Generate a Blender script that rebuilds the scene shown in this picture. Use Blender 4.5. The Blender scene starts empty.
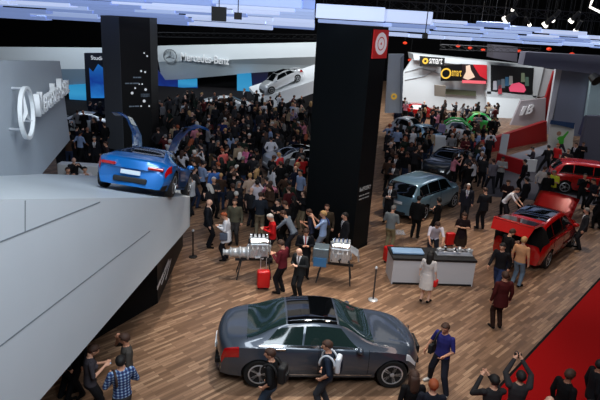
import bpy, bmesh, math, random
from mathutils import Vector, Matrix
from mathutils.bvhtree import BVHTree
random.seed(7)
SC = bpy.context.scene
COL = SC.collection
PI = math.pi

# ------------------------------------------------------------------ camera
FPX = 570.0; CAMH = 8.2
_u = Vector((105.0, 1747.0, -FPX)).normalized()
_F = Vector((0, math.sqrt(1 - _u.z ** 2), _u.z))
_ry = -_u.x * _u.z / _F.y
_R = Vector((math.sqrt(1 - _ry ** 2 - _u.x ** 2), _ry, _u.x))
_U = _R.cross(_F)
CC = Vector((0, 0, CAMH))
cam = bpy.data.cameras.new('camera'); camo = bpy.data.objects.new('camera', cam); COL.objects.link(camo)
cam.sensor_width = 36; cam.lens = FPX / 600 * 36; cam.clip_end = 300
m = Matrix.Identity(4)
for i in range(3):
    m[i][0] = _R[i]; m[i][1] = _U[i]; m[i][2] = -_F[i]; m[i][3] = CC[i]
camo.matrix_world = m
SC.camera = camo

# ------------------------------------------------------------------ world, exposure, lamps
SC.view_settings.view_transform = 'Standard'; SC.view_settings.look = 'None'
SC.view_settings.gamma = 1; SC.view_settings.use_curve_mapping = False
SC.view_settings.exposure = 0.0
w = bpy.data.worlds.new('world'); SC.world = w; w.use_nodes = True
w.node_tree.nodes['Background'].inputs[0].default_value = (0.55, 0.65, 0.9, 1)
w.node_tree.nodes['Background'].inputs[1].default_value = 0.02

def area(loc, size, power, col=(1, 1, 1), look=None, sy=None):
    l = bpy.data.lights.new('fill_light', 'AREA'); l.energy = power; l.color = col  # unseen soft area light added to brighten part of the hall
    l.shape = 'RECTANGLE'; l.size = size; l.size_y = sy or size
    o = bpy.data.objects.new('fill_light', l); COL.objects.link(o); o.location = loc
    d = (Vector(look) - Vector(loc)) if look else Vector((0, 0, -1))
    o.rotation_euler = d.to_track_quat('-Z', 'Y').to_euler()
    return o
def spot(loc, look, power, angle, blend=.5, col=(1, 1, 1), r=.15):
    l = bpy.data.lights.new('hall_spot', 'SPOT'); l.energy = power; l.color = col
    l.spot_size = math.radians(angle); l.spot_blend = blend; l.shadow_soft_size = r
    o = bpy.data.objects.new('hall_spot', l); COL.objects.link(o); o.location = loc
    o.rotation_euler = (Vector(look) - Vector(loc)).to_track_quat('-Z', 'Y').to_euler()
    return o
COOL = (.80, .90, 1.0); WARM = (1.0, .88, .74)
# spots aimed at the cars and stands from the truss level
spot((0.4, 14.2, 11.5), (0.1, 12.2, 0), 3000, 50, .7, (1, .95, .88), .3)
spot((3.6, 14.8, 11.5), (3.0, 12.6, 0), 1300, 50, .8, WARM, .3)
spot((-1.2, 18.6, 11.5), (-1.9, 16.2, 0), 2200, 46, .8, WARM, .15)
spot((1.9, 19.0, 11.5), (1.2, 16.8, 0), 1900, 40, .8, WARM, .12)
spot((4.6, 20.0, 11.5), (4.5, 17.4, 0), 1700, 42, .7, WARM, .15)
spot((7.6, 24.4, 11.5), (6.3, 23.8, 0), 3400, 44, .7, WARM, .15)
spot((9.0, 21.6, 11.5), (10.2, 20.0, 0), 2000, 52, .8, WARM, .15)
spot((13.5, 30.0, 11.5), (15.0, 30.0, 0), 2200, 46, .7, (1, .95, .9), .15)
spot((-3.6, 10.0, 12.5), (-4.6, 15.0, 3.6), 1000, 40, .8, COOL, .15)
spot((7.2, 14.5, 11.5), (6.0, 15.5, 0), 900, 60, .9, WARM, .3)
area((0.5, 5.5, 12.0), 3, 230, (1, .97, .93), (0.5, 12.5, .5))  # added from the camera side to brighten the saloon's flank
# unseen fill lights added for the white fascia, walls and crowd
area((1.5, 3.0, 11.8), 5, 900, COOL, (-4.0, 10.5, 3.5))
area((-2, 9.0, 12.0), 3, 380, COOL, (-7.5, 16.5, 6))
spot((-2.0, 27, 12.5), (-2.5, 23.5, 0), 1400, 46, .9, WARM, .15)
area((-3, 30, 12), 8, 90, (1, .95, .9))
area((-8, 30, 12), 6, 60, (1, .95, .9))
area((8, 30, 12), 8, 140, (1, .95, .9))
area((-6, 57, 12.5), 16, 1500, (.92, .97, 1), (-6, 62, 3), 2)
area((-17, 44, 12.5), 8, 1500, COOL, (-18, 50, 4), 3)  # added to brighten the pale wall at the far left
area((11, 48, 12.5), 12, 3000, (.97, .99, 1), (12, 56, 3), 4)
area((22, 34, 12.5), 6, 700, (.9, .94, 1))
area((8.5, 12, 11.5), 3, 110, (1, .7, .6), (10, 14, 0))

# ------------------------------------------------------------------ picking helpers (pixel of the 600x400 frame -> point in the hall)
def ray(x, y):
    return _R * ((x - 300) / FPX) + _U * ((200 - y) / FPX) + _F
def pz(x, y, z=0.0):
    r = ray(x, y); return CC + r * ((z - CAMH) / r.z)
def pc(x, y, zc): return CC + ray(x, y) * zc
def pY(x, y, Y):
    r = ray(x, y); return CC + r * (Y / r.y)
def pp(x, y, a, n):
    r = ray(x, y); return CC + r * ((Vector(a) - CC).dot(n) / r.dot(n))
def V(*a): return Vector(a)

# ------------------------------------------------------------------ materials
def lin(c):
    return tuple(((v / 255) / 12.92 if v / 255 <= .04045 else ((v / 255 + .055) / 1.055) ** 2.4) for v in c)
MATS = {}
def mat(name, rgb, rough=.5, metal=0, emit=0, coat=0, spec=None, noise=0, nscale=8, alpha=1):
    if name in MATS: return MATS[name]
    m = bpy.data.materials.new(name); m.use_nodes = True; nt = m.node_tree
    b = nt.nodes['Principled BSDF']; c = (*lin(rgb), 1)
    b.inputs['Base Color'].default_value = c
    b.inputs['Roughness'].default_value = rough; b.inputs['Metallic'].default_value = metal
    if coat: b.inputs['Coat Weight'].default_value = coat; b.inputs['Coat Roughness'].default_value = .05
    if spec is not None: b.inputs['Specular IOR Level'].default_value = spec
    if emit:
        b.inputs['Emission Color'].default_value = c; b.inputs['Emission Strength'].default_value = emit
    if alpha < 1: b.inputs['Alpha'].default_value = alpha
    if noise:
        t = nt.nodes.new('ShaderNodeTexNoise'); t.inputs['Scale'].default_value = nscale; t.inputs['Detail'].default_value = 3
        tc = nt.nodes.new('ShaderNodeTexCoord'); nt.links.new(tc.outputs['Object'], t.inputs['Vector'])
        mx = nt.nodes.new('ShaderNodeMix'); mx.data_type = 'RGBA'
        mx.inputs[6].default_value = tuple(v * (1 - noise) for v in c[:3]) + (1,)
        mx.inputs[7].default_value = tuple(min(1, v * (1 + noise)) for v in c[:3]) + (1,)
        nt.links.new(t.outputs['Fac'], mx.inputs[0]); nt.links.new(mx.outputs[2], b.inputs['Base Color'])
    MATS[name] = m; return m

def wood_mat():
    m = bpy.data.materials.new('plank_floor'); m.use_nodes = True; nt = m.node_tree; L = nt.links.new
    b = nt.nodes['Principled BSDF']
    tc = nt.nodes.new('ShaderNodeTexCoord'); mp = nt.nodes.new('ShaderNodeMapping')
    mp.inputs['Rotation'].default_value = (0, 0, -math.radians(46))
    L(tc.outputs['Object'], mp.inputs['Vector'])
    br = nt.nodes.new('ShaderNodeTexBrick')
    br.offset = .37; br.inputs['Scale'].default_value = 1
    br.inputs['Brick Width'].default_value = .7; br.inputs['Row Height'].default_value = .085
    br.inputs['Mortar Size'].default_value = .005; br.inputs['Mortar Smooth'].default_value = .3
    br.inputs['Color1'].default_value = (0, 0, 0, 1); br.inputs['Color2'].default_value = (1, 1, 1, 1)
    br.inputs['Mortar'].default_value = (.0, .0, .0, 1)
    L(mp.outputs[0], br.inputs['Vector'])
    mp2 = nt.nodes.new('ShaderNodeMapping'); mp2.inputs['Scale'].default_value = (.9, 7, 1)
    L(mp.outputs[0], mp2.inputs['Vector'])
    n = nt.nodes.new('ShaderNodeTexNoise'); n.inputs['Scale'].default_value = 1.5; n.inputs['Detail'].default_value = 4
    L(mp2.outputs[0], n.inputs['Vector'])
    mx = nt.nodes.new('ShaderNodeMix'); mx.data_type = 'RGBA'; mx.inputs[0].default_value = .5
    L(br.outputs['Color'], mx.inputs[6]); L(n.outputs['Fac'], mx.inputs[7])
    cr = nt.nodes.new('ShaderNodeValToRGB'); e = cr.color_ramp.elements
    e[0].position = .12; e[0].color = (*lin((96, 74, 58)), 1)
    e[1].position = .82; e[1].color = (*lin((176, 144, 116)), 1)
    a = e.new(.36); a.color = (*lin((113, 86, 66)), 1)
    a = e.new(.6); a.color = (*lin((141, 110, 87)), 1)
    L(mx.outputs[2], cr.inputs[0]); L(cr.outputs[0], b.inputs['Base Color'])
    b.inputs['Roughness'].default_value = .42
    b.inputs['Specular IOR Level'].default_value = .35
    return m

BLACK = mat('black', (12, 12, 14), .6)
MBLK = mat('matt_black', (8, 8, 9), .9, spec=.2)
WHITE = mat('white_panel', (226, 230, 234), .45)
SILVER = mat('silver', (206, 210, 216), .3, .6)
CHROME = mat('chrome', (225, 228, 232), .12, 1)
GLASS = mat('car_glass', (10, 14, 16), .06, spec=.7)
GLASSG = mat('green_glass', (30, 46, 45), .06, spec=.8)
RUBBER = mat('rubber', (14, 14, 15), .8)
LIGHTM = mat('lamp_lens', (235, 240, 245), .1)
TAILM = mat('tail_lens', (170, 10, 16), .15, coat=1)
REDL = mat('red_plastic', (205, 22, 24), .35)

# ------------------------------------------------------------------ mesh helpers
def link(name, bm, m, parent=None, smooth=False, mats=None):
    me = bpy.data.meshes.new(name); bm.normal_update(); bm.to_mesh(me); bm.free()
    for mm in (mats or [m]): me.materials.append(mm)
    if smooth:
        for p in me.polygons: p.use_smooth = True
    o = bpy.data.objects.new(name, me); COL.objects.link(o)
    if parent: o.parent = parent
    return o
def tag(o, label=None, cat=None, group=None, kind=None):
    if label: o['label'] = label
    if cat: o['category'] = cat
    if group: o['group'] = group
    if kind: o['kind'] = kind
    return o
def empty(name, loc=(0, 0, 0), rz=0, sc=1):
    o = bpy.data.objects.new(name, None); COL.objects.link(o); o.location = loc
    o.rotation_euler = (0, 0, rz); o.scale = (sc,) * 3; o.empty_display_size = .2
    return o
def box(bm, c, s, rot=None, bev=0, seg=2):
    r = bmesh.ops.create_cube(bm, size=1)
    vs = r['verts']
    M = Matrix.Translation(Vector(c)) @ (rot.to_4x4() if rot else Matrix.Identity(4)) @ Matrix.Diagonal((*s, 1))
    bmesh.ops.transform(bm, matrix=M, verts=vs)
    if bev:
        es = list({e for v in vs for e in v.link_edges})
        bmesh.ops.bevel(bm, geom=es, offset=bev, segments=seg, affect='EDGES', profile=.5)
    return vs
def tube(bm, pts, rad, n=10, cap=True, ex=1.0):
    pts = [Vector(p) for p in pts]
    if not isinstance(rad, (list, tuple)): rad = [rad] * len(pts)
    rings = []; prev = None
    for i, p in enumerate(pts):
        d = (pts[min(i + 1, len(pts) - 1)] - pts[max(i - 1, 0)])
        if d.length < 1e-9: d = Vector((0, 0, 1))
        d.normalize()
        if prev is None:
            a = d.cross(Vector((0, 0, 1)));
            if a.length < 1e-3: a = Vector((1, 0, 0))
        else: a = prev - d * prev.dot(d)
        a.normalize(); b = d.cross(a); prev = a
        rings.append([bm.verts.new(p + (a * math.cos(t) * ex + b * math.sin(t)) * rad[i]) for t in [2 * PI * k / n for k in range(n)]])
    for i in range(len(rings) - 1):
        for k in range(n):
            bm.faces.new((rings[i][k], rings[i][(k + 1) % n], rings[i + 1][(k + 1) % n], rings[i + 1][k]))
    if cap:
        bm.faces.new(rings[0][::-1]); bm.faces.new(rings[-1])
def lathe(bm, prof, n=24, M=None):
    """prof: (radius, height) about local Z"""
    rings = []
    for r, z in prof:
        rings.append([bm.verts.new((r * math.cos(2 * PI * k / n), r * math.sin(2 * PI * k / n), z)) for k in range(n)])
    for i in range(len(rings) - 1):
        for k in range(n):
            bm.faces.new((rings[i][k], rings[i][(k + 1) % n], rings[i + 1][(k + 1) % n], rings[i + 1][k]))
    bm.faces.new(rings[0][::-1]); bm.faces.new(rings[-1])
    if M:
        bmesh.ops.transform(bm, matrix=M, verts=[v for r in rings for v in r])
def prism(bm, poly, ext):
    """poly: 3D points, ext: extrusion vector"""
    a = [bm.verts.new(Vector(p)) for p in poly]; b = [bm.verts.new(Vector(p) + Vector(ext)) for p in poly]
    n = len(a)
    bm.faces.new(a); bm.faces.new(b[::-1])
    for i in range(n): bm.faces.new((a[i], b[i], b[(i + 1) % n], a[(i + 1) % n]))
    bmesh.ops.recalc_face_normals(bm, faces=bm.faces[:])
def B(): return bmesh.new()
def obox(name, c, s, m, parent=None, rot=None, bev=0):
    bm = B(); box(bm, c, s, rot, bev); return link(name, bm, m, parent)
def ell(bm, c, s, rot=None, u=16, v=10):
    r = bmesh.ops.create_uvsphere(bm, u_segments=u, v_segments=v, radius=1)
    M = Matrix.Translation(Vector(c)) @ (rot.to_4x4() if rot else Matrix.Identity(4)) @ Matrix.Diagonal((*s, 1))
    bmesh.ops.transform(bm, matrix=M, verts=r['verts'])
def text_bm(txt, size, depth, bold=0):
    cu = bpy.data.curves.new('t', 'FONT'); cu.body = txt; cu.size = size; cu.extrude = depth; cu.offset = bold
    cu.resolution_u = 3
    o = bpy.data.objects.new('t', cu); COL.objects.link(o)
    dg = bpy.context.evaluated_depsgraph_get(); me = bpy.data.meshes.new_from_object(o.evaluated_get(dg))
    bm = B(); bm.from_mesh(me); bpy.data.meshes.remove(me); bpy.data.objects.remove(o); bpy.data.curves.remove(cu)
    return bm
def frame_M(o, ex, ey, ez=None):
    ex = Vector(ex); ey = Vector(ey); ez = ez or ex.cross(ey).normalized()
    M = Matrix.Identity(4)
    for i in range(3):
        M[i][0] = ex[i]; M[i][1] = ey[i]; M[i][2] = ez[i]; M[i][3] = o[i]
    return M
def text_fit(name, txt, bl, wvec, hvec, m, parent=None, depth=.02, bold=0.0):
    """writes txt into the rectangle with lower-left bl, sides wvec / hvec"""
    if txt == '~':      # illegible line in the photograph: a plain broken bar
        bm = B()
        for a_, b_ in ((0, .28), (.33, .52), (.57, 1)): box(bm, ((a_ + b_) / 2, .5, 0), (b_ - a_, 1, depth * 2))
    else: bm = text_bm(txt, 1, depth, bold)
    xs = [v.co.x for v in bm.verts]; ys = [v.co.y for v in bm.verts]
    x0, x1, y0, y1 = min(xs), max(xs), min(ys), max(ys)
    for v in bm.verts:
        v.co.x = (v.co.x - x0) / (x1 - x0); v.co.y = (v.co.y - y0) / (y1 - y0)
    n = Vector(wvec).cross(Vector(hvec)).normalized()
    bmesh.ops.transform(bm, matrix=frame_M(Vector(bl), wvec, hvec, n), verts=bm.verts[:])
    return link(name, bm, m, parent)
def star_emblem(name, centre, ux, uy, R, m, parent=None, depth=.05):
    """round emblem with a three-pointed star; ux, uy unit vectors in its plane"""
    n = Vector(ux).cross(Vector(uy)).normalized()
    root = empty(name) if parent is None else None
    M = frame_M(Vector(centre), Vector(ux), Vector(uy), n)
    bm = B()
    N = 40
    pr = [(R, -depth), (R, depth), (R * .88, depth), (R * .88, -depth)]
    rings = [[bm.verts.new((r * math.cos(2 * PI * k / N), r * math.sin(2 * PI * k / N), z)) for r, z in pr] for k in range(N)]
    for k in range(N):
        a, b = rings[k], rings[(k + 1) % N]
        for j in range(4): bm.faces.new((a[j], b[j], b[(j + 1) % 4], a[(j + 1) % 4]))
    bmesh.ops.transform(bm, matrix=M, verts=bm.verts[:])
    r1 = link('emblem_ring', bm, m, root or parent)
    bm = B()
    pts = []
    for k in range(6):
        a = PI / 2 + k * PI / 3; r = R * .95 if k % 2 == 0 else R * .15
        pts.append((r * math.cos(a), r * math.sin(a), -depth))
    a = [bm.verts.new(p) for p in pts]; ctr = bm.verts.new((0, 0, depth * .6)); bm.faces.new(a[::-1])
    for i in range(6): bm.faces.new((a[i], a[(i + 1) % 6], ctr))
    bmesh.ops.transform(bm, matrix=M, verts=bm.verts[:])
    link('emblem_star', bm, m, root or parent)
    return root

# ------------------------------------------------------------------ the hall
FLOORM = wood_mat()
bm = B(); box(bm, (0, 35, -.05), (90, 92, .1)); fl = link('floor', bm, FLOORM); tag(fl, kind='structure')
HALL = mat('hall_dark', (10, 10, 12), .95, spec=.1)
tag(obox('ceiling', (0, 35, 14.1), (90, 92, .2), HALL), kind='structure')
tag(obox('wall_back', (0, 81.1, 7), (90, .2, 14), HALL), kind='structure')
tag(obox('wall_front', (0, -11.1, 7), (90, .2, 14), HALL), kind='structure')
tag(obox('wall_left', (-45.1, 35, 7), (.2, 92, 14), HALL), kind='structure')
tag(obox('wall_right', (45.1, 35, 7), (.2, 92, 14), HALL), kind='structure')
# red carpet bottom right
def slab_px(name, pts, m, h=.02, z=0.0):
    bm = B(); prism(bm, [pz(x, y, z) for x, y in pts], (0, 0, h)); return link(name, bm, m)
a = pz(516, 372); b = pz(600, 281); d = (b - a).normalized(); nrm_ = Vector((d.y, -d.x, 0))
bm = B(); prism(bm, [a - d * 12, b + d * 9, b + d * 9 + nrm_ * 12, a - d * 12 + nrm_ * 12], (0, 0, .05))
o = link('red_carpet', bm, mat('carpet_red', (150, 8, 10), .85, noise=.12, nscale=40, spec=.1))
tag(o, 'raised red carpeted podium floor at the lower right', 'carpet')
bm = B(); prism(bm, [a - d * 12, b + d * 9, b + d * 9 - nrm_ * .07, a - d * 12 - nrm_ * .07], (0, 0, .045))
tag(link('trim_1', bm, MBLK), kind='structure')
GREYF = mat('grey_carpet', (74, 72, 78), .9, spec=.1, noise=.1, nscale=20)
o = slab_px('grey_carpet', [(486, 196), (484, 165), (560, 150), (640, 160), (660, 215), (600, 206)], GREYF, .012)
tag(o, 'grey carpeted walkway between the plank floor and the white stand', 'carpet')

o = slab_px('unlit_floor_sheet', [(40, 60), (322, 60), (311, 136), (260, 150), (200, 178), (60, 185)], mat('unlit_floor_dark', (22, 20, 22), .95, spec=.1, noise=.2, nscale=3), .01)  # dark sheet over the planks: the crowd's unlit floor put into colour
tag(o, 'near-black sheet standing in for unlit floor under the dense crowd at the left', 'carpet')

# ------------------------------------------------------------------ left white structure: raised deck with slanting fascia
FAS = mat('fascia_white', (196, 206, 214), .5, noise=.03, nscale=1.5)
DECK = mat('deck_white', (196, 204, 210), .4, noise=.03, nscale=1.5)
c1 = pz(190, 226, 2.2); c0 = pz(40, 400, 2.2)
fdir = (c1 - c0).normalized(); fn = Vector((fdir.y, -fdir.x, 0))   # face normal (towards +x)
T1 = pp(190, 197, c1, fn); T0 = pp(0, 200, c1, fn)
tdir = (T1 - T0)
Tm = T0 - tdir * .35; Bm = c0 - fdir * 3.2
G = pz(120, 190, T1.z + .72)
dn = (T1 - T0).cross(G - T0).normalized()
if dn.z < 0: dn = -dn
K0 = pp(-25, 176.5, T0, dn); K1 = pp(42, 173.8, T0, dn); K2 = pp(104, 176, T0, dn); K3 = pp(183, 190.5, T0, dn)
stage = empty('stage_ramp', (c1.x - 1, c1.y, 0))
tag(stage, 'large white raised ramp at the left with slanting smooth fascia, blue car on top', 'stage')
def inst(o, root):
    o.parent = root; o.matrix_parent_inverse = root.matrix_basis.inverted(); return o
_root_fix = []
bm = B()
prism(bm, [Bm, c1, T1, Tm], -fn * .12)
o = link('fascia', bm, FAS); inst(o, stage)
bm = B(); prism(bm, [Tm + dn * .005, T1 + dn * .005, K3, K2, K1, K0], -dn * .18); o = link('deck', bm, DECK); inst(o, stage)
# return at the far end of the fascia
bm = B(); e_ = T1 - fn * .0; prism(bm, [c1, T1, K3, K3 - Vector((0, 0, .9))], fdir * -.08); inst(link('end_panel', bm, FAS), stage)
# thin panel seams along the fascia
SEAM = mat('seam_grey', (120, 130, 138), .6)
for (x0, y0, x1, y1) in ((0, 242, 100, 202), (-5, 350, 150, 231), (25, 200.5, 25, 232)):
    p = pp(x0, y0, c1, fn) + fn * .002; q = pp(x1, y1, c1, fn) + fn * .002
    s = (q - p).normalized().cross(fn) * .012
    bm = B(); prism(bm, [p - s, q - s, q + s, p + s], fn * .003); inst(link('panel_seam', bm, SEAM), stage)
# recessed black base wall under the fascia
b1 = pz(183, 246); b0 = pz(150, 327)
bd = (b1 - b0).normalized(); bn = Vector((bd.y, -bd.x, 0))
b2 = pz(158, 303); 
bm = B(); prism(bm, [b1, b2, b2 + V(0, 0, 2.15), b1 + V(0, 0, 2.15)], -bn * .5)
inst(link('base_wall', bm, mat('base_dark', (30, 27, 26), .6)), stage)
bm = B(); prism(bm, [b2 - bd * .01, b2 - bd * 3.2 - bn * 1.9, b2 - bd * 3.2 - bn * 1.9 + V(0, 0, 2.1), b2 - bd * .01 + V(0, 0, 2.1)], -bn * .4)
inst(link('recess_wall', bm, MBLK), stage)
# white slanted lettering lines on the base wall
for k in range(3):
    q = pp(157 + k * 4.2, 290 - k * 5, b1, bn); r_ = pp(168.5 + k * 1.2, 262 - k * 1, b1, bn)
    text_w = r_ - q
    o = text_fit('lettering', '~', q + bn * .01, text_w, V(0, 0, .06 if k else .1), WHITE, None, .004)
    inst(o, stage)
# logo wall above the deck
q0 = pp(0, 175.5, T0, dn); q1 = pp(42, 173.5, T0, dn)
ldir = Vector((q1.x - q0.x, q1.y - q0.y, 0)).normalized(); ln = Vector((ldir.y, -ldir.x, 0))
q0 = q0 + ln * .05
print('logo dir', math.degrees(math.atan2(ldir.x, ldir.y)), q0, q1)
P = [pp(-40, 60, q0, ln), pp(60, 61, q0, ln), pp(70, 140, q0, ln), pp(42, 174, q0, ln), pp(0, 176, q0, ln), pp(-40, 178, q0, ln)]
logo_wall = empty('logo_wall', (P[3].x, P[3].y, 0)); tag(logo_wall, 'tall pale grey angular wall at the left carrying a raised emblem and lettering', 'wall panel')
bm = B(); prism(bm, P, -ln * .25); inst(link('wall_panel', bm, mat('logo_wall_grey', (170, 180, 190), .5, noise=.03, nscale=1)), logo_wall)
sc_ = pp(27, 113, q0 + ln * .28, ln)
root = star_emblem('star_emblem', sc_, ldir, V(0, 0, 1), .62, mat('emblem_white', (232, 236, 238), .35), None, .045)
tag(root, 'large white three-pointed star in a ring on the grey wall at the left', 'emblem')
for k in range(3):
    a_ = math.radians(90 + 120 * k); pt = sc_ + ldir * math.cos(a_) * .57 + V(0, 0, math.sin(a_) * .57)
    bm = B(); tube(bm, [pt, pt - ln * .28], .03); inst(link('stand_off', bm, SILVER), root)
qf = q0 + ln * .22
ta = pp(38, 117, qf, ln); tb = pp(67.5, 92, qf, ln); th = pp(38, 93, qf, ln) - ta
tw = tb - ta
o = text_fit('wall_lettering', 'Mercedes-Benz', ta, tw, V(0, 0, th.z), mat('letter_white', (238, 240, 242), .4), None, .07, .012)
tag(o, 'big raised white lettering beside the star on the grey left wall', 'lettering')

# ------------------------------------------------------------------ pillars
A_ = pz(304, 235); M_ = pz(352, 252)
d1 = (M_ - A_).normalized(); d2 = Vector((-d1.y, d1.x, 0)) * 1.0
PT = 7.95
pil = empty('black_pillar', ((A_ + M_) / 2)[:]); tag(pil, 'massive black square pillar in the middle of the hall', 'pillar')
pillar_m = mat('pillar_black', (12, 17, 20), .5, noise=.1, nscale=.6, spec=.2)
bm = B(); prism(bm, [A_, M_, M_ + d2, A_ + d2], (0, 0, PT)); inst(link('pillar_body', bm, pillar_m), pil)
bm = B(); prism(bm, [A_ - d1 * -.02 , M_ + d1 * .02 - d2 * .02, M_ + d2 + d1 * .02, A_ + d2], (0, 0, .12)); inst(link('plinth', bm, MBLK), pil)
# red sign on its right face
pn = d1.copy()
s0 = pp(370.5, 58.5, M_, pn); s1 = pp(388.5, 59.5, M_, pn); s2 = pp(391, 31, M_, pn); s3 = pp(373.5, 29.5, M_, pn)
sw = Vector((s1.x - s0.x, s1.y - s0.y, 0)); shh = (s3.z - s0.z)
if sw.length > 0.9: sw = sw.normalized() * .9
sg = empty('red_sign', (s0.x, s0.y, s0.z)); tag(sg, 'square red sign with a white spiral disc high on the black pillar', 'sign')
bm = B(); prism(bm, [s0 + pn * .02, s0 + sw + pn * .02, s0 + sw + V(0, 0, shh) + pn * .02, s0 + V(0, 0, shh) + pn * .02], pn * .05)
inst(link('sign_board', bm, mat('sign_red', (196, 40, 40), .5, emit=.12)), sg)
cen = s0 + sw * .5 + V(0, 0, shh * .52) + pn * .08
def disc(bm, c, ux, uy, r, r2=0, n=32):
    c = Vector(c); o_ = [bm.verts.new(c + ux * r * math.cos(2 * PI * k / n) + uy * r * math.sin(2 * PI * k / n)) for k in range(n)]
    if r2:
        i_ = [bm.verts.new(c + ux * r2 * math.cos(2 * PI * k / n) + uy * r2 * math.sin(2 * PI * k / n)) for k in range(n)]
        for k in range(n): bm.faces.new((o_[k], o_[(k + 1) % n], i_[(k + 1) % n], i_[k]))
    else: bm.faces.new(o_)
su = sw.normalized(); rr = min(sw.length * .4, 1)
bm = B(); disc(bm, cen, su, V(0, 0, 1), rr, rr * .62); disc(bm, cen + pn * .002, su, V(0, 0, 1), rr * .52, rr * .12)
inst(link('spiral_disc', bm, mat('sign_white', (224, 214, 222), .5, emit=.25)), sg)
# lettering on right face
q = pp(358, 193, M_, pn); r_ = pp(376, 184, M_, pn)
lt = empty('pillar_lettering', (q + pn * .015)[:]); tag(lt, 'small grey lettering low on the right face of the black pillar', 'lettering')
tw = Vector(((r_ - q).x, (r_ - q).y, 0)).normalized() * .72; GREYL = mat('letter_grey', (190, 190, 190), .6)
inst(text_fit('title_line', 'BlueEFFICIENCY', q + pn * .01 + V(0, 0, .02) + tw * .12, tw, V(0, 0, .15), GREYL, None, .003), lt)
for k in range(2): inst(text_fit('small_line', '~', q + pn * .01 + V(0, 0, -.16 - .13 * k) + tw * .12, tw * .9, V(0, 0, .035), GREYL, None, .002), lt)
# left pillar
A2 = pY(106, 120, 33.0); A2.z = 0; M2 = pY(123, 120, 32.3); M2.z = 0
e1 = (M2 - A2).normalized(); e2 = Vector((-e1.y, e1.x, 0))
R2 = pY(152, 120, 33.2); R2.z = 0
pil2 = empty('star_pillar', M2[:]); tag(pil2, 'black pillar left of centre with a grey left face and white dots', 'pillar')
PT2 = pY(125, 17, 32.3).z
bk = Vector((0, 1, 0)) * 1.6
bm = B(); prism(bm, [A2, M2, R2, R2 + bk, A2 + bk], (0, 0, PT2)); inst(link('pillar_body', bm, mat('pillar2', (11, 11, 13), .5)), pil2)
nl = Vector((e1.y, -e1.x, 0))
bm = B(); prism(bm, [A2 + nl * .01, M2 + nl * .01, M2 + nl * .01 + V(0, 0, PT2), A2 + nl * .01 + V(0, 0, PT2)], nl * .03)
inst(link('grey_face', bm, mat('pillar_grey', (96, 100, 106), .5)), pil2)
e3 = (R2 - M2).normalized(); nr = Vector((e3.y, -e3.x, 0))
DOT = mat('dot_white', (220, 225, 230), .5, emit=.5)
for (x, y, r) in ((147, 56, .9), (144, 53, .8), (145, 72, 1), (141, 71, 1), (132, 93, 1.4), (135, 88, .9), (145.5, 89.5, 1.3), (142, 84, .8), (144, 101, 1.5), (141, 106, .8), (149, 106, .9), (135, 124, 1.2), (139, 84, .7)):
    bm = B(); c_ = pp(x, y, M2, nr) + nr * .03; disc(bm, c_, e3, V(0, 0, 1), r * .058, 0, 12)
    inst(link('white_dot', bm, DOT), pil2)
for (x0, x1, y, t) in ((125, 139, 84, '~'), (133, 141, 78, '~'), (141, 149, 97, '10001'), (129, 139, 107, '~')):
    p_ = pp(x0, y, M2, nr) + nr * .03; q_ = pp(x1, y, M2, nr) + nr * .03
    inst(text_fit('pillar_word', t, p_, e3 * (q_ - p_).length, V(0, 0, .07 if t == '~' else .2), mat('word_grey', (120, 135, 150), .6, emit=.2), None, .003), pil2)

# ------------------------------------------------------------------ back white wall with emblem and lettering
BW = mat('back_wall_white', (214, 222, 226), .5, noise=.04, nscale=.4)
WY = 62.0
bw = empty('white_back_wall', (pY(240, 80, WY).x, WY, 0)); tag(bw, 'long white slanted fascia wall at the back of the hall above the crowd', 'wall panel')
P = [pY(155, 46, WY), pY(158.5, 62, WY), pY(335, 56, WY), pY(335, 42, WY)]
bm = B(); prism(bm, P, (0, .6, 0)); inst(link('upper_panel', bm, BW), bw)
P2 = [pY(158.5, 62, WY), pY(162, 81, WY + .8), pY(335, 66, WY + .8), pY(335, 56, WY)]
bm = B(); prism(bm, P2, (0, .6, 0)); inst(link('lower_panel', bm, mat('back_wall_shaded', (186, 198, 204), .5, noise=.04, nscale=.4)), bw)  # darker lower band: the wall's curved shading put into the colour
for k in range(14):
    pass
em = star_emblem('small_star_emblem', pY(170, 56, WY - .25), V(1, 0, 0), V(0, 0, 1), .72, mat('emblem_grey', (120, 128, 134), .35), None, .1)
tag(em, 'grey round star emblem on the white wall at the back', 'emblem')
a = pY(181, 60.5, WY - .15); b = pY(229, 62, WY - .15)
o = text_fit('back_wall_lettering', 'Mercedes-Benz', a, V((b - a).x, 0, -.15), V(0, 0, .82), mat('letter_pale', (236, 238, 240), .4), None, .08, .012)
tag(o, 'white raised lettering beside the emblem on the long back wall', 'lettering')
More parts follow.
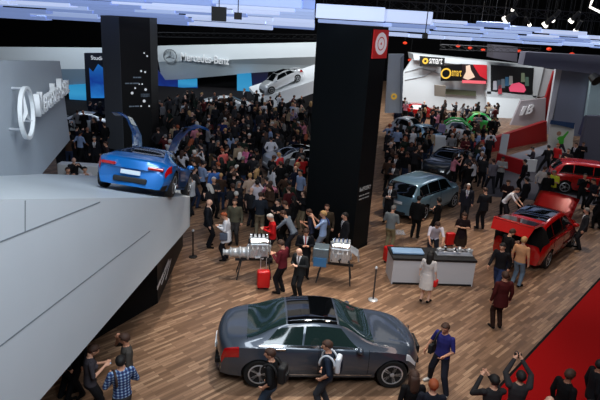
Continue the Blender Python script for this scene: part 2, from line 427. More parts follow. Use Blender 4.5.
# left back wall and blue displays
LW = empty('pale_back_wall', (pY(60, 80, 50).x, 50, 0)); tag(LW, 'pale wall behind the grey panel at the far left', 'wall panel')
bm = B(); prism(bm, [pY(-30, 47, 50), pY(105, 48, 50), pY(105, 69, 50), pY(-30, 69, 50)], (0, .5, 0)); inst(link('upper_panel', bm, BW), LW)
bm = B(); prism(bm, [pY(-30, 69, 50), pY(105, 69, 50), pY(105, 90, 50), pY(-30, 90, 50)], (0, .5, 0)); inst(link('lower_panel', bm, mat('grey_blue_panel', (110, 130, 146), .5)), LW)
def screen_mat(name, stops, strength=1.0, vert=True, scale=1.0):
    m = bpy.data.materials.new(name); m.use_nodes = True; nt = m.node_tree; L = nt.links.new
    b = nt.nodes['Principled BSDF']; tc = nt.nodes.new('ShaderNodeTexCoord')
    sx = nt.nodes.new('ShaderNodeSeparateXYZ'); n = nt.nodes.new('ShaderNodeTexNoise'); n.inputs['Scale'].default_value = .5 * scale
    L(tc.outputs['Generated'], sx.inputs[0]); L(tc.outputs['Object'], n.inputs['Vector'])
    ad = nt.nodes.new('ShaderNodeMath'); ad.operation = 'MULTIPLY_ADD'; ad.inputs[1].default_value = .5
    L(n.outputs['Fac'], ad.inputs[0]); L(sx.outputs['Z'], ad.inputs[2])
    sb = nt.nodes.new('ShaderNodeMath'); sb.operation = 'SUBTRACT'; sb.inputs[1].default_value = .25; L(ad.outputs[0], sb.inputs[0])
    cr = nt.nodes.new('ShaderNodeValToRGB'); e = cr.color_ramp.elements
    for i, (p, c) in enumerate(stops):
        el = e[i] if i < 2 else e.new(p)
        el.position = p; el.color = (*lin(c), 1)
    L(sb.outputs[0], cr.inputs[0]); L(cr.outputs[0], b.inputs['Emission Color']); b.inputs['Emission Strength'].default_value = strength
    b.inputs['Base Color'].default_value = (.01, .01, .02, 1); b.inputs['Roughness'].default_value = .3
    return m
BLUE1 = screen_mat('blue_display', [(0, (60, 170, 225)), (1, (14, 26, 80)), (.35, (20, 90, 180)), (.6, (14, 40, 120))], .75)
BLUE2 = screen_mat('cyan_display', [(0, (30, 120, 190)), (1, (40, 150, 205)), (.5, (60, 165, 220))], .75)
DARKB = screen_mat('dark_blue_display', [(0, (20, 40, 90)), (1, (8, 10, 30)), (.5, (12, 18, 60))], .6)
def panel_px(name, q, Y, m, lab, cat='display', th=.15):
    bm = B(); prism(bm, [pY(x, y, Y) for x, y in q], (0, th, 0)); o = link(name, bm, m); tag(o, lab, cat); return o
panel_px('blue_display', [(68, 85), (86, 84), (88, 104), (70, 104)], 49.5, BLUE2, 'small blue backlit panel beside the grey logo wall')
p_ = pY(96, 100, 46)
dp = empty('tall_display', (p_.x, 46, 0)); tag(dp, 'tall dark framed display with a blue mountain picture left of the dotted pillar', 'display')
bm = B(); prism(bm, [pY(84, 53, 46), pY(110, 53, 46), pY(110, 112, 46), pY(87, 112, 46)], (0, .3, 0)); inst(link('display_frame', bm, mat('navy_frame', (24, 30, 44), .5)), dp)
bm = B(); prism(bm, [pY(89, 68, 45.95), pY(93, 72, 45.95), pY(98, 64, 45.95), pY(108, 72, 45.95), pY(110, 98, 45.95), pY(91, 98, 45.95)], (0, .04, 0)); inst(link('mountain_picture', bm, screen_mat('mountain', [(0, (40, 130, 215)), (1, (30, 110, 190)), (.5, (16, 60, 150))], .8, scale=3)), dp)
a = pY(91, 59.5, 45.9); inst(text_fit('display_title', 'Studio', a, V(1.1, 0, 0), V(0, 0, .3), DOT, None, .004), dp)
panel_px('blue_backdrop', [(152, 62), (165, 80), (197, 79), (199, 112), (152, 112)], 61.8, BLUE1, 'bright blue backlit backdrop right of the dotted pillar')
panel_px('cyan_banner', [(178, 80), (197, 78.5), (197, 87), (178, 88)], 61.5, BLUE2, 'cyan strip hanging over the blue backdrop')
panel_px('cyan_column', [(237, 74), (251, 73), (253, 100), (237, 101)], 61.7, BLUE2, 'narrow cyan lit panel left of the white ramp')
panel_px('navy_screen', [(251, 73), (268, 72), (266, 90), (252, 90)], 61.9, DARKB, 'dark navy panel just left of the white display ramp')
panel_px('black_backdrop', [(197, 77), (237, 75), (237, 103), (197, 103)], 64.2, MBLK, 'black backdrop between the blue backdrop and the cyan panel')
# ------------------------------------------------------------------ white ramp with the white car
RY = 52
ra = [pY(249, 87, RY + 4), pY(316, 64, RY + 4.5), pY(316, 80, RY - .5), pY(259, 99, RY - 1)]
rp = empty('display_ramp', (ra[3].x + 3, RY, 0)); tag(rp, 'white sloping display ramp in front of the back wall', 'ramp')
bm = B(); prism(bm, ra, (0, 0, -.25)); inst(link('ramp_deck', bm, WHITE), rp)
bm = B(); prism(bm, [ra[3] + V(0, -.02, 0), ra[2] + V(0, -.02, 0), ra[2] + V(0, -.02, -1.1), ra[3] + V(.6, -.02, -1.0)], (0, .2, 0)); inst(link('ramp_side', bm, WHITE), rp)

# ------------------------------------------------------------------ cars
def pchip(tab):
    xs = [t[0] for t in tab]; ys = [t[1] for t in tab]; n = len(xs)
    h = [xs[i + 1] - xs[i] for i in range(n - 1)]; dl = [(ys[i + 1] - ys[i]) / h[i] for i in range(n - 1)]
    m_ = [dl[0]] + [0] * (n - 2) + [dl[-1]]
    for i in range(1, n - 1):
        if dl[i - 1] * dl[i] > 0:
            w1 = 2 * h[i] + h[i - 1]; w2 = h[i] + 2 * h[i - 1]; m_[i] = (w1 + w2) / (w1 / dl[i - 1] + w2 / dl[i])
    def f(x):
        if x <= xs[0]: return ys[0]
        if x >= xs[-1]: return ys[-1]
        i = 0
        while x > xs[i + 1]: i += 1
        t = (x - xs[i]) / h[i]
        return ((2 * t ** 3 - 3 * t * t + 1) * ys[i] + (t ** 3 - 2 * t * t + t) * h[i] * m_[i] + (-2 * t ** 3 + 3 * t * t) * ys[i + 1] + (t ** 3 - t * t) * h[i] * m_[i + 1])
    return f
def car(name, spec, paint, loc, rz, label, sc=1.0, tilt=None, glass=None, lod=0, rimm=None, tyre_r=None):
    S = spec
    g = glass or GLASS
    zt, zb, wb, wr = pchip(S['zt']), pchip(S['zb']), pchip(S['wb']), pchip(S['wr'])
    x0, x1 = S['zt'][0][0], S['zt'][-1][0]
    zs = S.get('sill', .24)
    bulge = S.get('bulge', .28)
    def surf(x, v, off=0):
        W = wb(x); zB = zb(x); zT = zt(x); wr_ = min(wr(x), W * .96)
        mid = min(zB - .03, zs + (zB - zs) * .55)
        K = [(0, zs), (W * .93, zs), (W * 1.0, (zs + mid) / 2), (W * 1.035, mid), (W * 1.0, zB - .01), (W * .965, zB + (zT - zB) * .06),
             (wr_ + (W * .965 - wr_) * .08, zB + (zT - zB) * .84), (wr_ * .86, zB + (zT - zB) * .965), (wr_ * .5, zB + (zT - zB) * .995), (0, zT)]
        i = min(int(v), 8); t = v - i
        y = K[i][0] * (1 - t) + K[i + 1][0] * t; z = K[i][1] * (1 - t) + K[i + 1][1] * t
        xe = x
        fe = max(0, (x - (x1 - .7)) / .7); fr = max(0, ((x0 + .7) - x) / .7)
        xe -= bulge * fe * (y / .9) ** 2 * 1.0; xe += bulge * .7 * fr * (y / .9) ** 2
        return Vector((xe, y, z))
    def nrm(x, v):
        a = surf(min(x + .02, x1), v) - surf(max(x - .02, x0), v); b = surf(x, min(9, v + .05)) - surf(x, max(0, v - .05))
        n = a.cross(b)
        return n.normalized() if n.length > 1e-9 else Vector((0, 0, 1))
    root = empty(name, loc, rz, sc)
    if tilt is not None: root.rotation_mode = 'QUATERNION'; root.rotation_quaternion = tilt
    tag(root, label, 'car')
    nx = 44 if lod == 0 else 26
    xs = [x0 + (x1 - x0) * (.5 - .5 * math.cos(PI * k / nx)) for k in range(nx + 1)]
    vs = [0, 1, 1.5, 2, 2.5, 3, 3.5, 4, 4.5, 5, 5.5, 6, 6.5, 7, 7.5, 8, 8.5, 9]
    bm = B(); grid = []
    for x in xs:
        L = [bm.verts.new(surf(x, v)) for v in vs]
        Rr = [bm.verts.new(Vector((p.co.x, -p.co.y, p.co.z))) for p in L[1:-1]]
        grid.append(L + Rr[::-1])
    n = len(grid[0])
    for i in range(nx):
        for k in range(n):
            bm.faces.new((grid[i][k], grid[i + 1][k], grid[i + 1][(k + 1) % n], grid[i][(k + 1) % n]))
    bm.faces.new(grid[0]); bm.faces.new(grid[-1][::-1])
    bmesh.ops.recalc_face_normals(bm, faces=bm.faces[:])
    body = link('body', bm, paint, root, True, mats=[paint, MBLK])
    # wheel arches
    wr0 = S.get('wheel', .33); ax = S['axles']
    for x in ax:
        bc = B(); lathe(bc, [(wr0 + .05, -1.3), (wr0 + .05, 1.3)], 28, Matrix.Translation((x, 0, wr0)) @ Matrix.Rotation(PI / 2, 4, 'X'))
        bmesh.ops.recalc_face_normals(bc, faces=bc.faces[:])
        cme = bpy.data.meshes.new('c'); bc.to_mesh(cme); bc.free(); cme.materials.append(MBLK)
        co = bpy.data.objects.new('c', cme); COL.objects.link(co); co.matrix_world = Matrix.Identity(4)
        sv, body.parent = body.parent, None
        md = body.modifiers.new('b', 'BOOLEAN'); md.operation = 'DIFFERENCE'; md.object = co; md.solver = 'EXACT'
        md.material_mode = 'TRANSFER'
        dg = bpy.context.evaluated_depsgraph_get(); nm = bpy.data.meshes.new_from_object(body.evaluated_get(dg))
        body.modifiers.clear(); old = body.data; body.data = nm; nm.name = 'body'; body.parent = sv
        bpy.data.meshes.remove(old); bpy.data.objects.remove(co); bpy.data.meshes.remove(cme)
    body.data.set_sharp_from_angle(angle=math.radians(38)) if hasattr(body.data, 'set_sharp_from_angle') else None
    def patch(nm, u0, u1, v0, v1, m, off=.008, side=1, both=False, par=None, nu=10, nv=5, u0b=None, u1b=None, th=.006):
        """u0..u1 at v0, u0b..u1b at v1"""
        bm = B(); G = []
        u0b = u0 if u0b is None else u0b; u1b = u1 if u1b is None else u1b
        cols = []
        vv = [v0 + (v1 - v0) * j / nv for j in range(nv + 1)]
        if both: vlist = [(v, 1) for v in vv] + [(v, -1) for v in vv[::-1][1:]]
        else: vlist = [(v, side) for v in vv]
        for i in range(nu + 1):
            r = []
            for (v, s) in vlist:
                tv = (v - v0) / (v1 - v0)
                ua = u0 + (u0b - u0) * tv; ub = u1 + (u1b - u1) * tv
                x = ua + (ub - ua) * i / nu
                p = surf(x, v); nn = nrm(x, min(v, 8.9))
                if nn.dot(p - Vector((x, 0, .6))) < 0: nn = -nn
                p = p + nn * off; r.append(bm.verts.new((p.x, p.y * s, p.z)))
            G.append(r)
        for i in range(nu):
            for j in range(len(vlist) - 1):
                bm.faces.new((G[i][j], G[i + 1][j], G[i + 1][j + 1], G[i][j + 1]))
        bmesh.ops.recalc_face_normals(bm, faces=bm.faces[:])
        return link(nm, bm, m, par or root, True)
    ws0, ws1 = S['windscreen']; rw0, rw1 = S['rearwin']
    wv = S.get('wv', 6.6)
    patch('windscreen', ws0, ws1, wv, 9, g, .008, both=True, nu=10, nv=6)
    if not S.get('open_back'): patch('rear_window', rw0, rw1, wv, 9, g, .008, both=True, nu=8, nv=6)
    if S.get('glassroof'): patch('roof_panel', S['glassroof'][0], S['glassroof'][1], wv, 9, mat('roof_glass', (6, 7, 9), .05, spec=.8), .006, both=True, nu=12, nv=6)
    for s in (1, -1):
        for (a0, a1, b0, b1) in S['side']:
            patch('side_window', a0, a1, 5.12, 5.93, g, .006, s, nu=8, nv=5, u0b=b0, u1b=b1)
        if lod == 0:
            A0 = S['side'][0][0]; A1 = S['side'][-1][1]
            patch('window_trim', A0 - .03, A1 + .03, 5.0, 5.1, CHROME, .01, s, nu=14, nv=1)
            patch('sill_trim', ax[0] + .45, ax[1] - .45, 1.35, 1.5, CHROME if S.get('chrome') else RUBBER, .008, s, nu=6, nv=1)
        for (d0, d1_) in S['doors']:
            dd = patch('door', d0, d1_, 1.4, 4.95, paint, .006, s, nu=6, nv=8)
            if lod == 0:
                p = surf(d0 + .16, 4.2); bm = B(); box(bm, (p.x, s * (p.y + .035), p.z), (.2, .03, .035), None, .01); link('door_handle', bm, CHROME if S.get('chrome') else paint, dd)
                # shut lines
                for dx in (d0, d1_):
                    patch('door_gap', dx - .005, dx + .005, 1.5, 4.95, MBLK, .009, s, nu=1, nv=8, par=dd)
        # mirrors
        p = surf(ws0 + (ws1 - ws0) * .25 if ws1 > ws0 else ws1, 5)
        p = surf(S['mirror'], 5)
        bm = B(); ell(bm, (p.x, s * (p.y + .12), p.z + .06), (.07, .11, .07)); link('mirror', bm, paint, root, True)
        # head and tail lamps
        hx = S['head']; patch('headlight', hx[0], hx[1], hx[2], hx[3], LIGHTM, .012, s, nu=6, nv=4)
        tx = S['tail']; patch('tail_light', tx[0], tx[1], tx[2], tx[3], TAILM, .012, s, nu=6, nv=4)
    # grille, bumper intake, plate
    zf = S.get('grille_z', .58)
    xf = x1
    bm = B(); box(bm, (xf - .02, 0, zf), (.07, .56, .2), None, .02); gr = link('grille', bm, BLACK, root)
    for k in range(3):
        bm = B(); box(bm, (xf + .018, 0, zf - .05 + k * .05), (.008, .5, .012)); link('grille_bar', bm, CHROME, gr)
    bm = B(); box(bm, (xf - .04, 0, .34), (.1, .7, .12), None, .02); link('front_intake', bm, BLACK, root)
    bm = B(); box(bm, (x0 - .005, 0, S.get('plate_z', .62)), (.03, .5, .11), None, .005); link('number_plate', bm, S.get('platem', WHITE), root)
    bm = B(); box(bm, (x0 + .04, 0, .33), (.1, .85, .14), None, .03); link('rear_bumper', bm, BLACK, root)
    # wheels
    seg = 32 if lod == 0 else 18
    for x in ax:
        for s in (1, -1):
            y = (wb(x) * 1.0 - .10) * s
            M = Matrix.Translation((x, y, wr0)) @ Matrix.Rotation(-s * PI / 2, 4, 'X')
            bm = B(); lathe(bm, [(wr0 * .66, -.1), (wr0 * .93, -.11), (wr0, -.08), (wr0, .08), (wr0 * .93, .11), (wr0 * .66, .1)], seg, M)
            wh = link('wheel', bm, RUBBER, root, True); wh.data.set_sharp_from_angle(angle=.8)
            bm = B()
            N = seg
            # rim ring
            o_ = []
            for k in range(N):
                t = 2 * PI * k / N; o_.append([bm.verts.new((r * math.cos(t), r * math.sin(t), z)) for r, z in ((wr0 * .70, .105), (wr0 * .62, .112), (wr0 * .60, .04))])
            for k in range(N):
                for j in range(2): bm.faces.new((o_[k][j], o_[(k + 1) % N][j], o_[(k + 1) % N][j + 1], o_[k][j + 1]))
            ns = 5 if lod == 0 else 5
            for k in range(ns):
                for dt in (-.13, .13):
                    t = 2 * PI * k / ns + dt
                    box(bm, (wr0 * .34 * math.cos(t), wr0 * .34 * math.sin(t), .085), (wr0 * .58, wr0 * .1, .03), Matrix.Rotation(t, 3, 'Z'))
            lathe(bm, [(wr0 * .14, .05), (wr0 * .14, .11), (wr0 * .05, .12)], 12)
            bmesh.ops.transform(bm, matrix=M, verts=bm.verts[:])
            link('rim', bm, rimm or SILVER, wh)
            bm = B(); disc(bm, (0, 0, .03), V(1, 0, 0), V(0, 1, 0), wr0 * .62, 0, 20); bmesh.ops.transform(bm, matrix=M, verts=bm.verts[:]); link('brake_disc', bm, MBLK, wh)
    root['_surf'] = 0; del root['_surf']
    return root, surf, patch

SEDAN = dict(zt=[(-2.26, .66), (-2.22, .93), (-2.08, 1.03), (-1.75, 1.08), (-1.5, 1.12), (-.75, 1.42), (-.1, 1.475), (.35, 1.43), (1.15, 1.04), (1.6, .98), (2.0, .90), (2.2, .78), (2.3, .55)],
             zb=[(-2.26, .60), (-2.15, .90), (-1.6, .98), (0, .93), (1.1, .92), (1.6, .88), (2.05, .79), (2.3, .48)],
             wb=[(-2.26, .76), (-2.05, .86), (-1.5, .92), (0, .93), (1.2, .92), (1.85, .88), (2.15, .79), (2.3, .68)],
             wr=[(-2.26, .6), (-1.6, .74), (-.8, .62), (0, .62), (.4, .62), (1.2, .76), (2.3, .6)],
             wv=6.3, windscreen=(.38, 1.14), rearwin=(-1.58, -.76), glassroof=(-.72, .33), axles=(-1.30, 1.575), wheel=.335,
             side=[(-1.28, -.42, -.95, -.38), (-.38, .78, -.33, .42)], doors=[(-1.02, -.06), (-.03, 1.02)], mirror=.80, chrome=True,
             head=(1.98, 2.27, 3.5, 4.4), tail=(-2.245, -1.8, 3.35, 4.5))
HATCH = dict(zt=[(-2.15, .70), (-2.12, 1.0), (-1.98, 1.22), (-1.6, 1.50), (-.8, 1.60), (0, 1.60), (.4, 1.54), (1.25, 1.10), (1.6, 1.02), (1.95, .86), (2.15, .58)],
             zb=[(-2.15, .66), (-2.05, .92), (-1.5, 1.0), (0, .97), (1.2, .95), (1.7, .86), (2.15, .5)],
             wb=[(-2.15, .76), (-1.9, .85), (-1.3, .89), (0, .90), (1.2, .89), (1.8, .80), (2.15, .64)],
             wr=[(-2.15, .68), (-1.6, .64), (-.8, .63), (0, .63), (.4, .62), (1.25, .76), (2.15, .6)],
             windscreen=(.42, 1.22), rearwin=(-2.06, -1.66), axles=(-1.35, 1.40), wheel=.33,
             side=[(-1.8, -1.1, -1.55, -1.1), (-1.06, -.2, -1.06, -.2), (-.16, .85, -.16, .5)], doors=[(-1.1, -.16), (-.13, .95)], mirror=.85,
             head=(1.78, 2.08, 3.4, 4.5), tail=(-2.12, -1.9, 3.7, 4.9))
SUV = dict(HATCH); SUV.update(zt=[(-2.25, .75), (-2.22, 1.05), (-2.05, 1.35), (-1.8, 1.62), (-1, 1.70), (0, 1.70), (.5, 1.63), (1.25, 1.20), (1.7, 1.12), (2.05, .98), (2.25, .62)],
           zb=[(-2.25, .7), (-2.1, .98), (-1.5, 1.08), (0, 1.05), (1.2, 1.03), (1.8, .95), (2.25, .55)],
           wb=[(-2.25, .80), (-2.0, .88), (-1.3, .92), (0, .93), (1.2, .92), (1.9, .83), (2.25, .66)],
           wr=[(-2.25, .7), (-1.7, .68), (-.8, .66), (0, .66), (.5, .65), (1.25, .78), (2.25, .62)],
           windscreen=(.52, 1.22), rearwin=(-2.2, -1.86), axles=(-1.38, 1.38), wheel=.36, sill=.3,
           side=[(-1.95, -1.1, -1.75, -1.1), (-1.06, -.15, -1.06, -.15), (-.1, .9, -.1, .58)], plate_z=.8,
           head=(1.88, 2.18, 3.4, 4.5), tail=(-2.22, -2.0, 3.7, 4.9))
COUPE = dict(zt=[(-2.2, .62), (-2.15, .84), (-1.9, .93), (-1.5, 1.02), (-.7, 1.22), (-.1, 1.27), (.3, 1.22), (1.1, .90), (1.6, .84), (2.0, .70), (2.2, .48)],
             zb=[(-2.2, .55), (-2.05, .80), (-1.3, .88), (0, .80), (1.1, .80), (1.6, .78), (2.2, .42)],
             wb=[(-2.2, .80), (-2.0, .91), (-1.3, .97), (-.3, .90), (.6, .90), (1.4, .94), (1.9, .84), (2.2, .66)],
             wr=[(-2.2, .7), (-1.5, .66), (-.7, .54), (0, .54), (.35, .54), (1.1, .70), (2.2, .6)],
             windscreen=(.33, 1.06), rearwin=(-1.5, -.75), axles=(-1.33, 1.33), wheel=.35, sill=.17,
             side=[(-.95, .75, -.7, .36)], doors=[(-.6, .85)], mirror=.75, grille_z=.45, plate_z=.52,
             head=(1.7, 2.1, 3.6, 4.6), tail=(-2.17, -1.9, 3.4, 4.3))
SMALL = dict(zt=[(-1.3, .70), (-1.27, .95), (-1.1, 1.2), (-.8, 1.45), (-.3, 1.53), (.1, 1.48), (.75, 1.05), (1.0, .92), (1.2, .75), (1.3, .55)],
             zb=[(-1.3, .6), (-1.2, .9), (-.6, .95), (.4, .9), (.9, .82), (1.3, .5)],
             wb=[(-1.3, .66), (-1.1, .74), (-.6, .78), (.5, .78), (1.0, .72), (1.3, .58)],
             wr=[(-1.3, .6), (-.9, .56), (-.3, .55), (.1, .55), (.8, .66), (1.3, .55)],
             windscreen=(.14, .74), rearwin=(-1.24, -.85), axles=(-.9, .93), wheel=.3, sill=.22,
             side=[(-.95, .5, -.75, .15)], doors=[(-.5, .55)], mirror=.5, head=(1.0, 1.24, 3.4, 4.5), tail=(-1.27, -1.1, 3.5, 4.6))
def place2(rx, ry, fx, fy, spec, side=-1, z=0):
    """rear and front wheel contact pixels on one side (-1 right) -> loc, rz"""
    a = pz(rx, ry, z); b = pz(fx, fy, z); d = (b - a); L = d.length; d.normalize(); left = Vector((-d.y, d.x, 0))
    ax = spec['axles']; hw = .85 * side
    mid = (a + b) / 2 - left * hw
    mid -= d * (ax[0] + ax[1]) / 2
    return mid, math.atan2(d.y, d.x), L / (ax[1] - ax[0])
def paintm(name, rgb, metal=.35, rough=.3): return mat(name, rgb, rough, metal, coat=1)

# dark grey saloon in the foreground
P_SED = paintm('graphite_paint', (62, 72, 86), .35, .38)
loc, rz, k = place2(258, 384, 389, 385, SEDAN)
sedan, sf, pt = car('saloon_car', SEDAN, P_SED, loc, rz, 'dark grey four-door saloon with black glass roof in the foreground', k, glass=GLASSG)
print('sedan scale', k, loc, rz)
star_emblem('x', (2.08, 0, .985), V(0, 1, 0), V(0, 0, 1), .045, CHROME, sedan, .005)
# pale blue SUV
P_SUV = paintm('ice_blue_paint', (112, 146, 164), .4, .3)
loc, rz, k = place2(423, 220, 452, 207.5, SUV)
print('suv', k, loc, rz)
suv, sf, pt = car('estate_car', SUV, P_SUV, loc, rz, 'light blue compact crossover car behind the black-topped counter', 1.0)
# red hatchback with open tailgate and bonnet
P_RED = paintm('bright_red_paint', (176, 12, 12), .1, .25)
RH = dict(HATCH); RH['open_back'] = True
loc, rz, k = place2(544, 268, 569, 246, RH)
print('red', k, loc, rz)
redc, sf, pt = car('hatchback_car', RH, P_RED, loc, math.radians(50), 'bright red hatchback with tailgate and bonnet open at the right', 1.08)
# black boot opening
pt_r = sf and pt; pt_r('boot_opening', -2.13, -1.66, 4.3, 9, MBLK, .03, both=True, nu=8, nv=6)
bm = B(); prism(bm, [V(-1.68, -.62, 1.54), V(-1.68, .62, 1.54), V(-2.72, .66, 1.68), V(-2.72, -.66, 1.68)], (0, 0, .05)); prism(bm, [V(-2.72, -.66, 1.70), V(-2.72, .66, 1.70), V(-2.98, .60, 1.42), V(-2.98, -.60, 1.42)], (.05, 0, .05)); tg = link('tailgate', bm, P_RED, redc)
bm = B(); prism(bm, [V(-1.95, -.55, 1.635), V(-1.95, .55, 1.635), V(-2.66, .58, 1.73), V(-2.66, -.58, 1.73)], (0, 0, .012)); link('rear_window', bm, GLASS, tg)
bm = B()
gp = [[V(.98 + .95 * i / 6 * .78, -.72 + 1.44 * j / 6, 1.06 + .95 * i / 6 * .72 + .06 * (1 - ((j - 3) / 3) ** 2) * (1 if i else 1)) for j in range(7)] for i in range(7)]
gv = [[bm.verts.new(p) for p in r] for r in gp]
for i in range(6):
    for j in range(6): bm.faces.new((gv[i][j], gv[i + 1][j], gv[i + 1][j + 1], gv[i][j + 1]))
bmesh.ops.solidify(bm, geom=bm.faces[:], thickness=.03)
link('bonnet', bm, P_RED, redc, True)
bm = B(); box(bm, (1.5, 0, .92), (.7, 1.1, .2), None, .04); link('engine_bay', bm, BLACK, redc)
# sunroof
pt('roof_panel', -1.3, .2, 7.0, 9, mat('roof_glass', (6, 7, 9), .05, spec=.8), .006, both=True, nu=12, nv=6)
# second red hatchback
a = pz(558, 193); 
red2, sf, pt = car('hatchback_car', HATCH, P_RED, (a.x + 1.9, a.y + .45, 0), math.radians(-17), 'bright red closed hatchback further back beside the grey wall at the right edge', 1.05, lod=0)
# blue gullwing concept on the stage
P_BLU = paintm('electric_blue_paint', (12, 106, 184), .3, .35)
xa = pp(112, 191, T0, dn); xb = pp(165, 199.5, T0, dn)
up = dn; rt = (xb - xa).normalized(); fw = up.cross(rt).normalized()
hd = Vector((math.sin(math.radians(0)), math.cos(math.radians(0)), 0))
fw2 = (hd - up * hd.dot(up)).normalized(); rt2 = fw2.cross(up).normalized()
Mq = Matrix((( fw2.x, -rt2.x, up.x), (fw2.y, -rt2.y, up.y), (fw2.z, -rt2.z, up.z)))
ctr = pp(134, 192.5, T0, dn) + fw2 * 1.45 + up * .01
print('deck', T0, T1, G, 'car', ctr, 'w', (xb - xa).length, 'dn', dn)
CP = dict(COUPE); CP['platem'] = mat('plate_grey', (200, 215, 225), .4)
blu, sf, pt = car('gullwing_car', CP, P_BLU, ctr, 0, 'electric blue sports coupe with raised gullwing doors on the white ramp', .93, tilt=Mq.to_quaternion())
for s in (1, -1):
    bm = B()
    prof = [(.50, 1.22), (.58, 1.6), (.8, 1.95), (1.1, 2.1), (1.42, 2.05)]
    rows = []
    for i, (y, z) in enumerate(prof):
        t = i / 4
        rows.append([bm.verts.new((-.55 + .15 * t + (1.15 - .25 * t) * j / 6, s * y, z + .05 * math.sin(PI * j / 6))) for j in range(7)])
    for i in range(4):
        for j in range(6): bm.faces.new((rows[i][j], rows[i + 1][j], rows[i + 1][j + 1], rows[i][j + 1]))
    bmesh.ops.solidify(bm, geom=bm.faces[:], thickness=.06)
    dd = link('gullwing_door', bm, P_BLU, blu, True)
    bm = B(); r0 = [V(-.3, s * .69, 1.83), V(.3, s * .69, 1.83), V(.25, s * .84, 2.04), V(-.25, s * .84, 2.04)]; prism(bm, r0, (0, 0, .012)); link('door_window', bm, GLASS, dd)
for s in (1, -1):
    bm = B(); box(bm, (-2.12, s * .60, .69), (.12, .40, .085), Matrix.Rotation(-s * .28, 3, 'Z'), .03, 3); link('tail_lamp', bm, TAILM, blu)
pt('diffuser', -2.18, -2.0, 1.0, 2.2, BLACK, .012, both=True, nu=3, nv=4)
# silver-white saloon on the ramp at the back
P_WHT = paintm('silver_white_paint', (214, 218, 222), .2, .3)
ce = pY(283, 85, RY + 1.8)
rn = (ra[1] - ra[0]).cross(ra[3] - ra[0]).normalized(); rn = rn if rn.z > 0 else -rn
ce = pp(283, 86, ra[0], rn)
fwv = (pp(262, 92, ra[0], rn) - pp(296, 79, ra[0], rn)).normalized(); lf = rn.cross(fwv)
# turn the nose a little towards the viewer
fwv = (fwv * math.cos(.25) + lf * math.sin(.25)).normalized(); lf = rn.cross(fwv)
Mq = Matrix(((fwv.x, lf.x, rn.x), (fwv.y, lf.y, rn.y), (fwv.z, lf.z, rn.z)))
car('saloon_car', SEDAN, P_WHT, ce, 0, 'silver-white saloon parked nose down on the white display ramp', .95, tilt=Mq.to_quaternion(), lod=1)
# cars half hidden in the crowd
CARS = []
def far_car(nm, spec, p, x, y, az, label, sc=1.0, z=0):
    a = pz(x, y, z); r = car(nm, spec, p, a, math.radians(90 - az), label, sc, lod=1); CARS.append((a.x, a.y, 2.5)); return r
P_SLV = paintm('silver_paint', (190, 198, 204), .4, .3)
far_car('saloon_car', SEDAN, P_SLV, 303, 172, 65, 'silver saloon in the crowd just left of the black pillar')
far_car('coupe_car', COUPE, P_WHT, 84, 131, -95, 'white car in the crowd behind the grey logo wall')
far_car('coupe_car', COUPE, P_WHT, 228, 111, 85, 'white low car at the back of the crowd below the black backdrop')
far_car('saloon_car', SEDAN, paintm('black_paint', (36, 42, 48), .4, .3), 448, 173, 215, 'dark saloon with bright headlights behind the light blue crossover')
far_car('coupe_car', COUPE, P_RED, 417, 117, 90, 'low red coupe on the white stand at the back right')
rs, _, _ = far_car('roadster_car', SMALL, P_WHT, 408, 138, 130, 'tiny white two-seater on the white stand right of the black pillar')
rs, _, _ = far_car('roadster_car', SMALL, paintm('pale_blue_paint', (150, 190, 215), .3, .3), 424, 147, 150, 'tiny pale blue two-seater surrounded by visitors')
P_GRN = paintm('green_paint', (40, 170, 70), .1, .3)
g1, _, _ = far_car('roadster_car', SMALL, P_WHT, 459, 141, 100, 'tiny white two-seater with green frame on the white stand')
for s in (1, -1):
    bm = B(); tube(bm, [(-1.1, s * .82, .7), (-1.2, s * .8, 1.2), (-.7, s * .68, 1.55), (0, s * .66, 1.56), (.75, s * .8, 1.0), (1.1, s * .8, .7)], .07); link('green_frame', bm, P_GRN, g1, True)
g1, _, _ = far_car('roadster_car', SMALL, P_GRN, 480, 131, 95, 'tiny green two-seater at the rear of the white stand')

# ------------------------------------------------------------------ white stand at the right (back)
SY = 56.0
SW = mat('stand_white', (216, 222, 226), .5, noise=.02)
st = empty('white_stand', (pY(460, 110, SY).x, SY, 0)); tag(st, 'white exhibition building with sloping side and screens at the back right', 'exhibition stand')
bm = B()
prism(bm, [pY(413, 54, SY), pY(541, 67, SY), pY(541, 72, SY), pY(414, 60, SY)], (0, 3, 0))
inst(link('roof_beam', bm, SW), st)
bm = B(); prism(bm, [pY(413, 58, SY + .5), pY(490, 66, SY + .5), pY(492, 112, SY + .5), pY(398, 108, SY + .5), pY(402, 74, SY + .5)], (0, .3, 0)); inst(link('main_wall', bm, SW), st)
bm = B(); prism(bm, [pY(487, 62, SY - .3), pY(491, 62, SY - .3), pY(491, 94, SY - .3), pY(487, 94, SY - .3)], (0, .5, 0)); inst(link('post', bm, SW), st)
bm = B(); prism(bm, [pY(533, 66, SY - .3), pY(544, 67, SY - .3), pY(537, 98, SY - .3), pY(533, 97, SY - .3)], (0, .5, 0)); inst(link('post', bm, SW), st)
bm = B(); prism(bm, [pY(486, 91, SY - .3), pY(537, 96, SY - .3), pY(533, 102, SY - .3), pY(487, 98, SY - .3)], (0, 1.5, 0)); inst(link('balcony', bm, SW), st)
bm = B(); prism(bm, [pY(487, 97, SY - 1), pY(520, 99, SY - 1), pY(508, 132, SY - 3), pY(487, 132, SY - 3)], (0, .4, 0)); inst(link('curved_front', bm, SW), st)
bm = B(); prism(bm, [pY(541, 68, SY), pY(556, 70, SY), pY(550, 96, SY), pY(537, 97, SY)], (0, .4, 0)); inst(link('side_panel', bm, mat('pale_grey', (196, 196, 200), .5)), st)
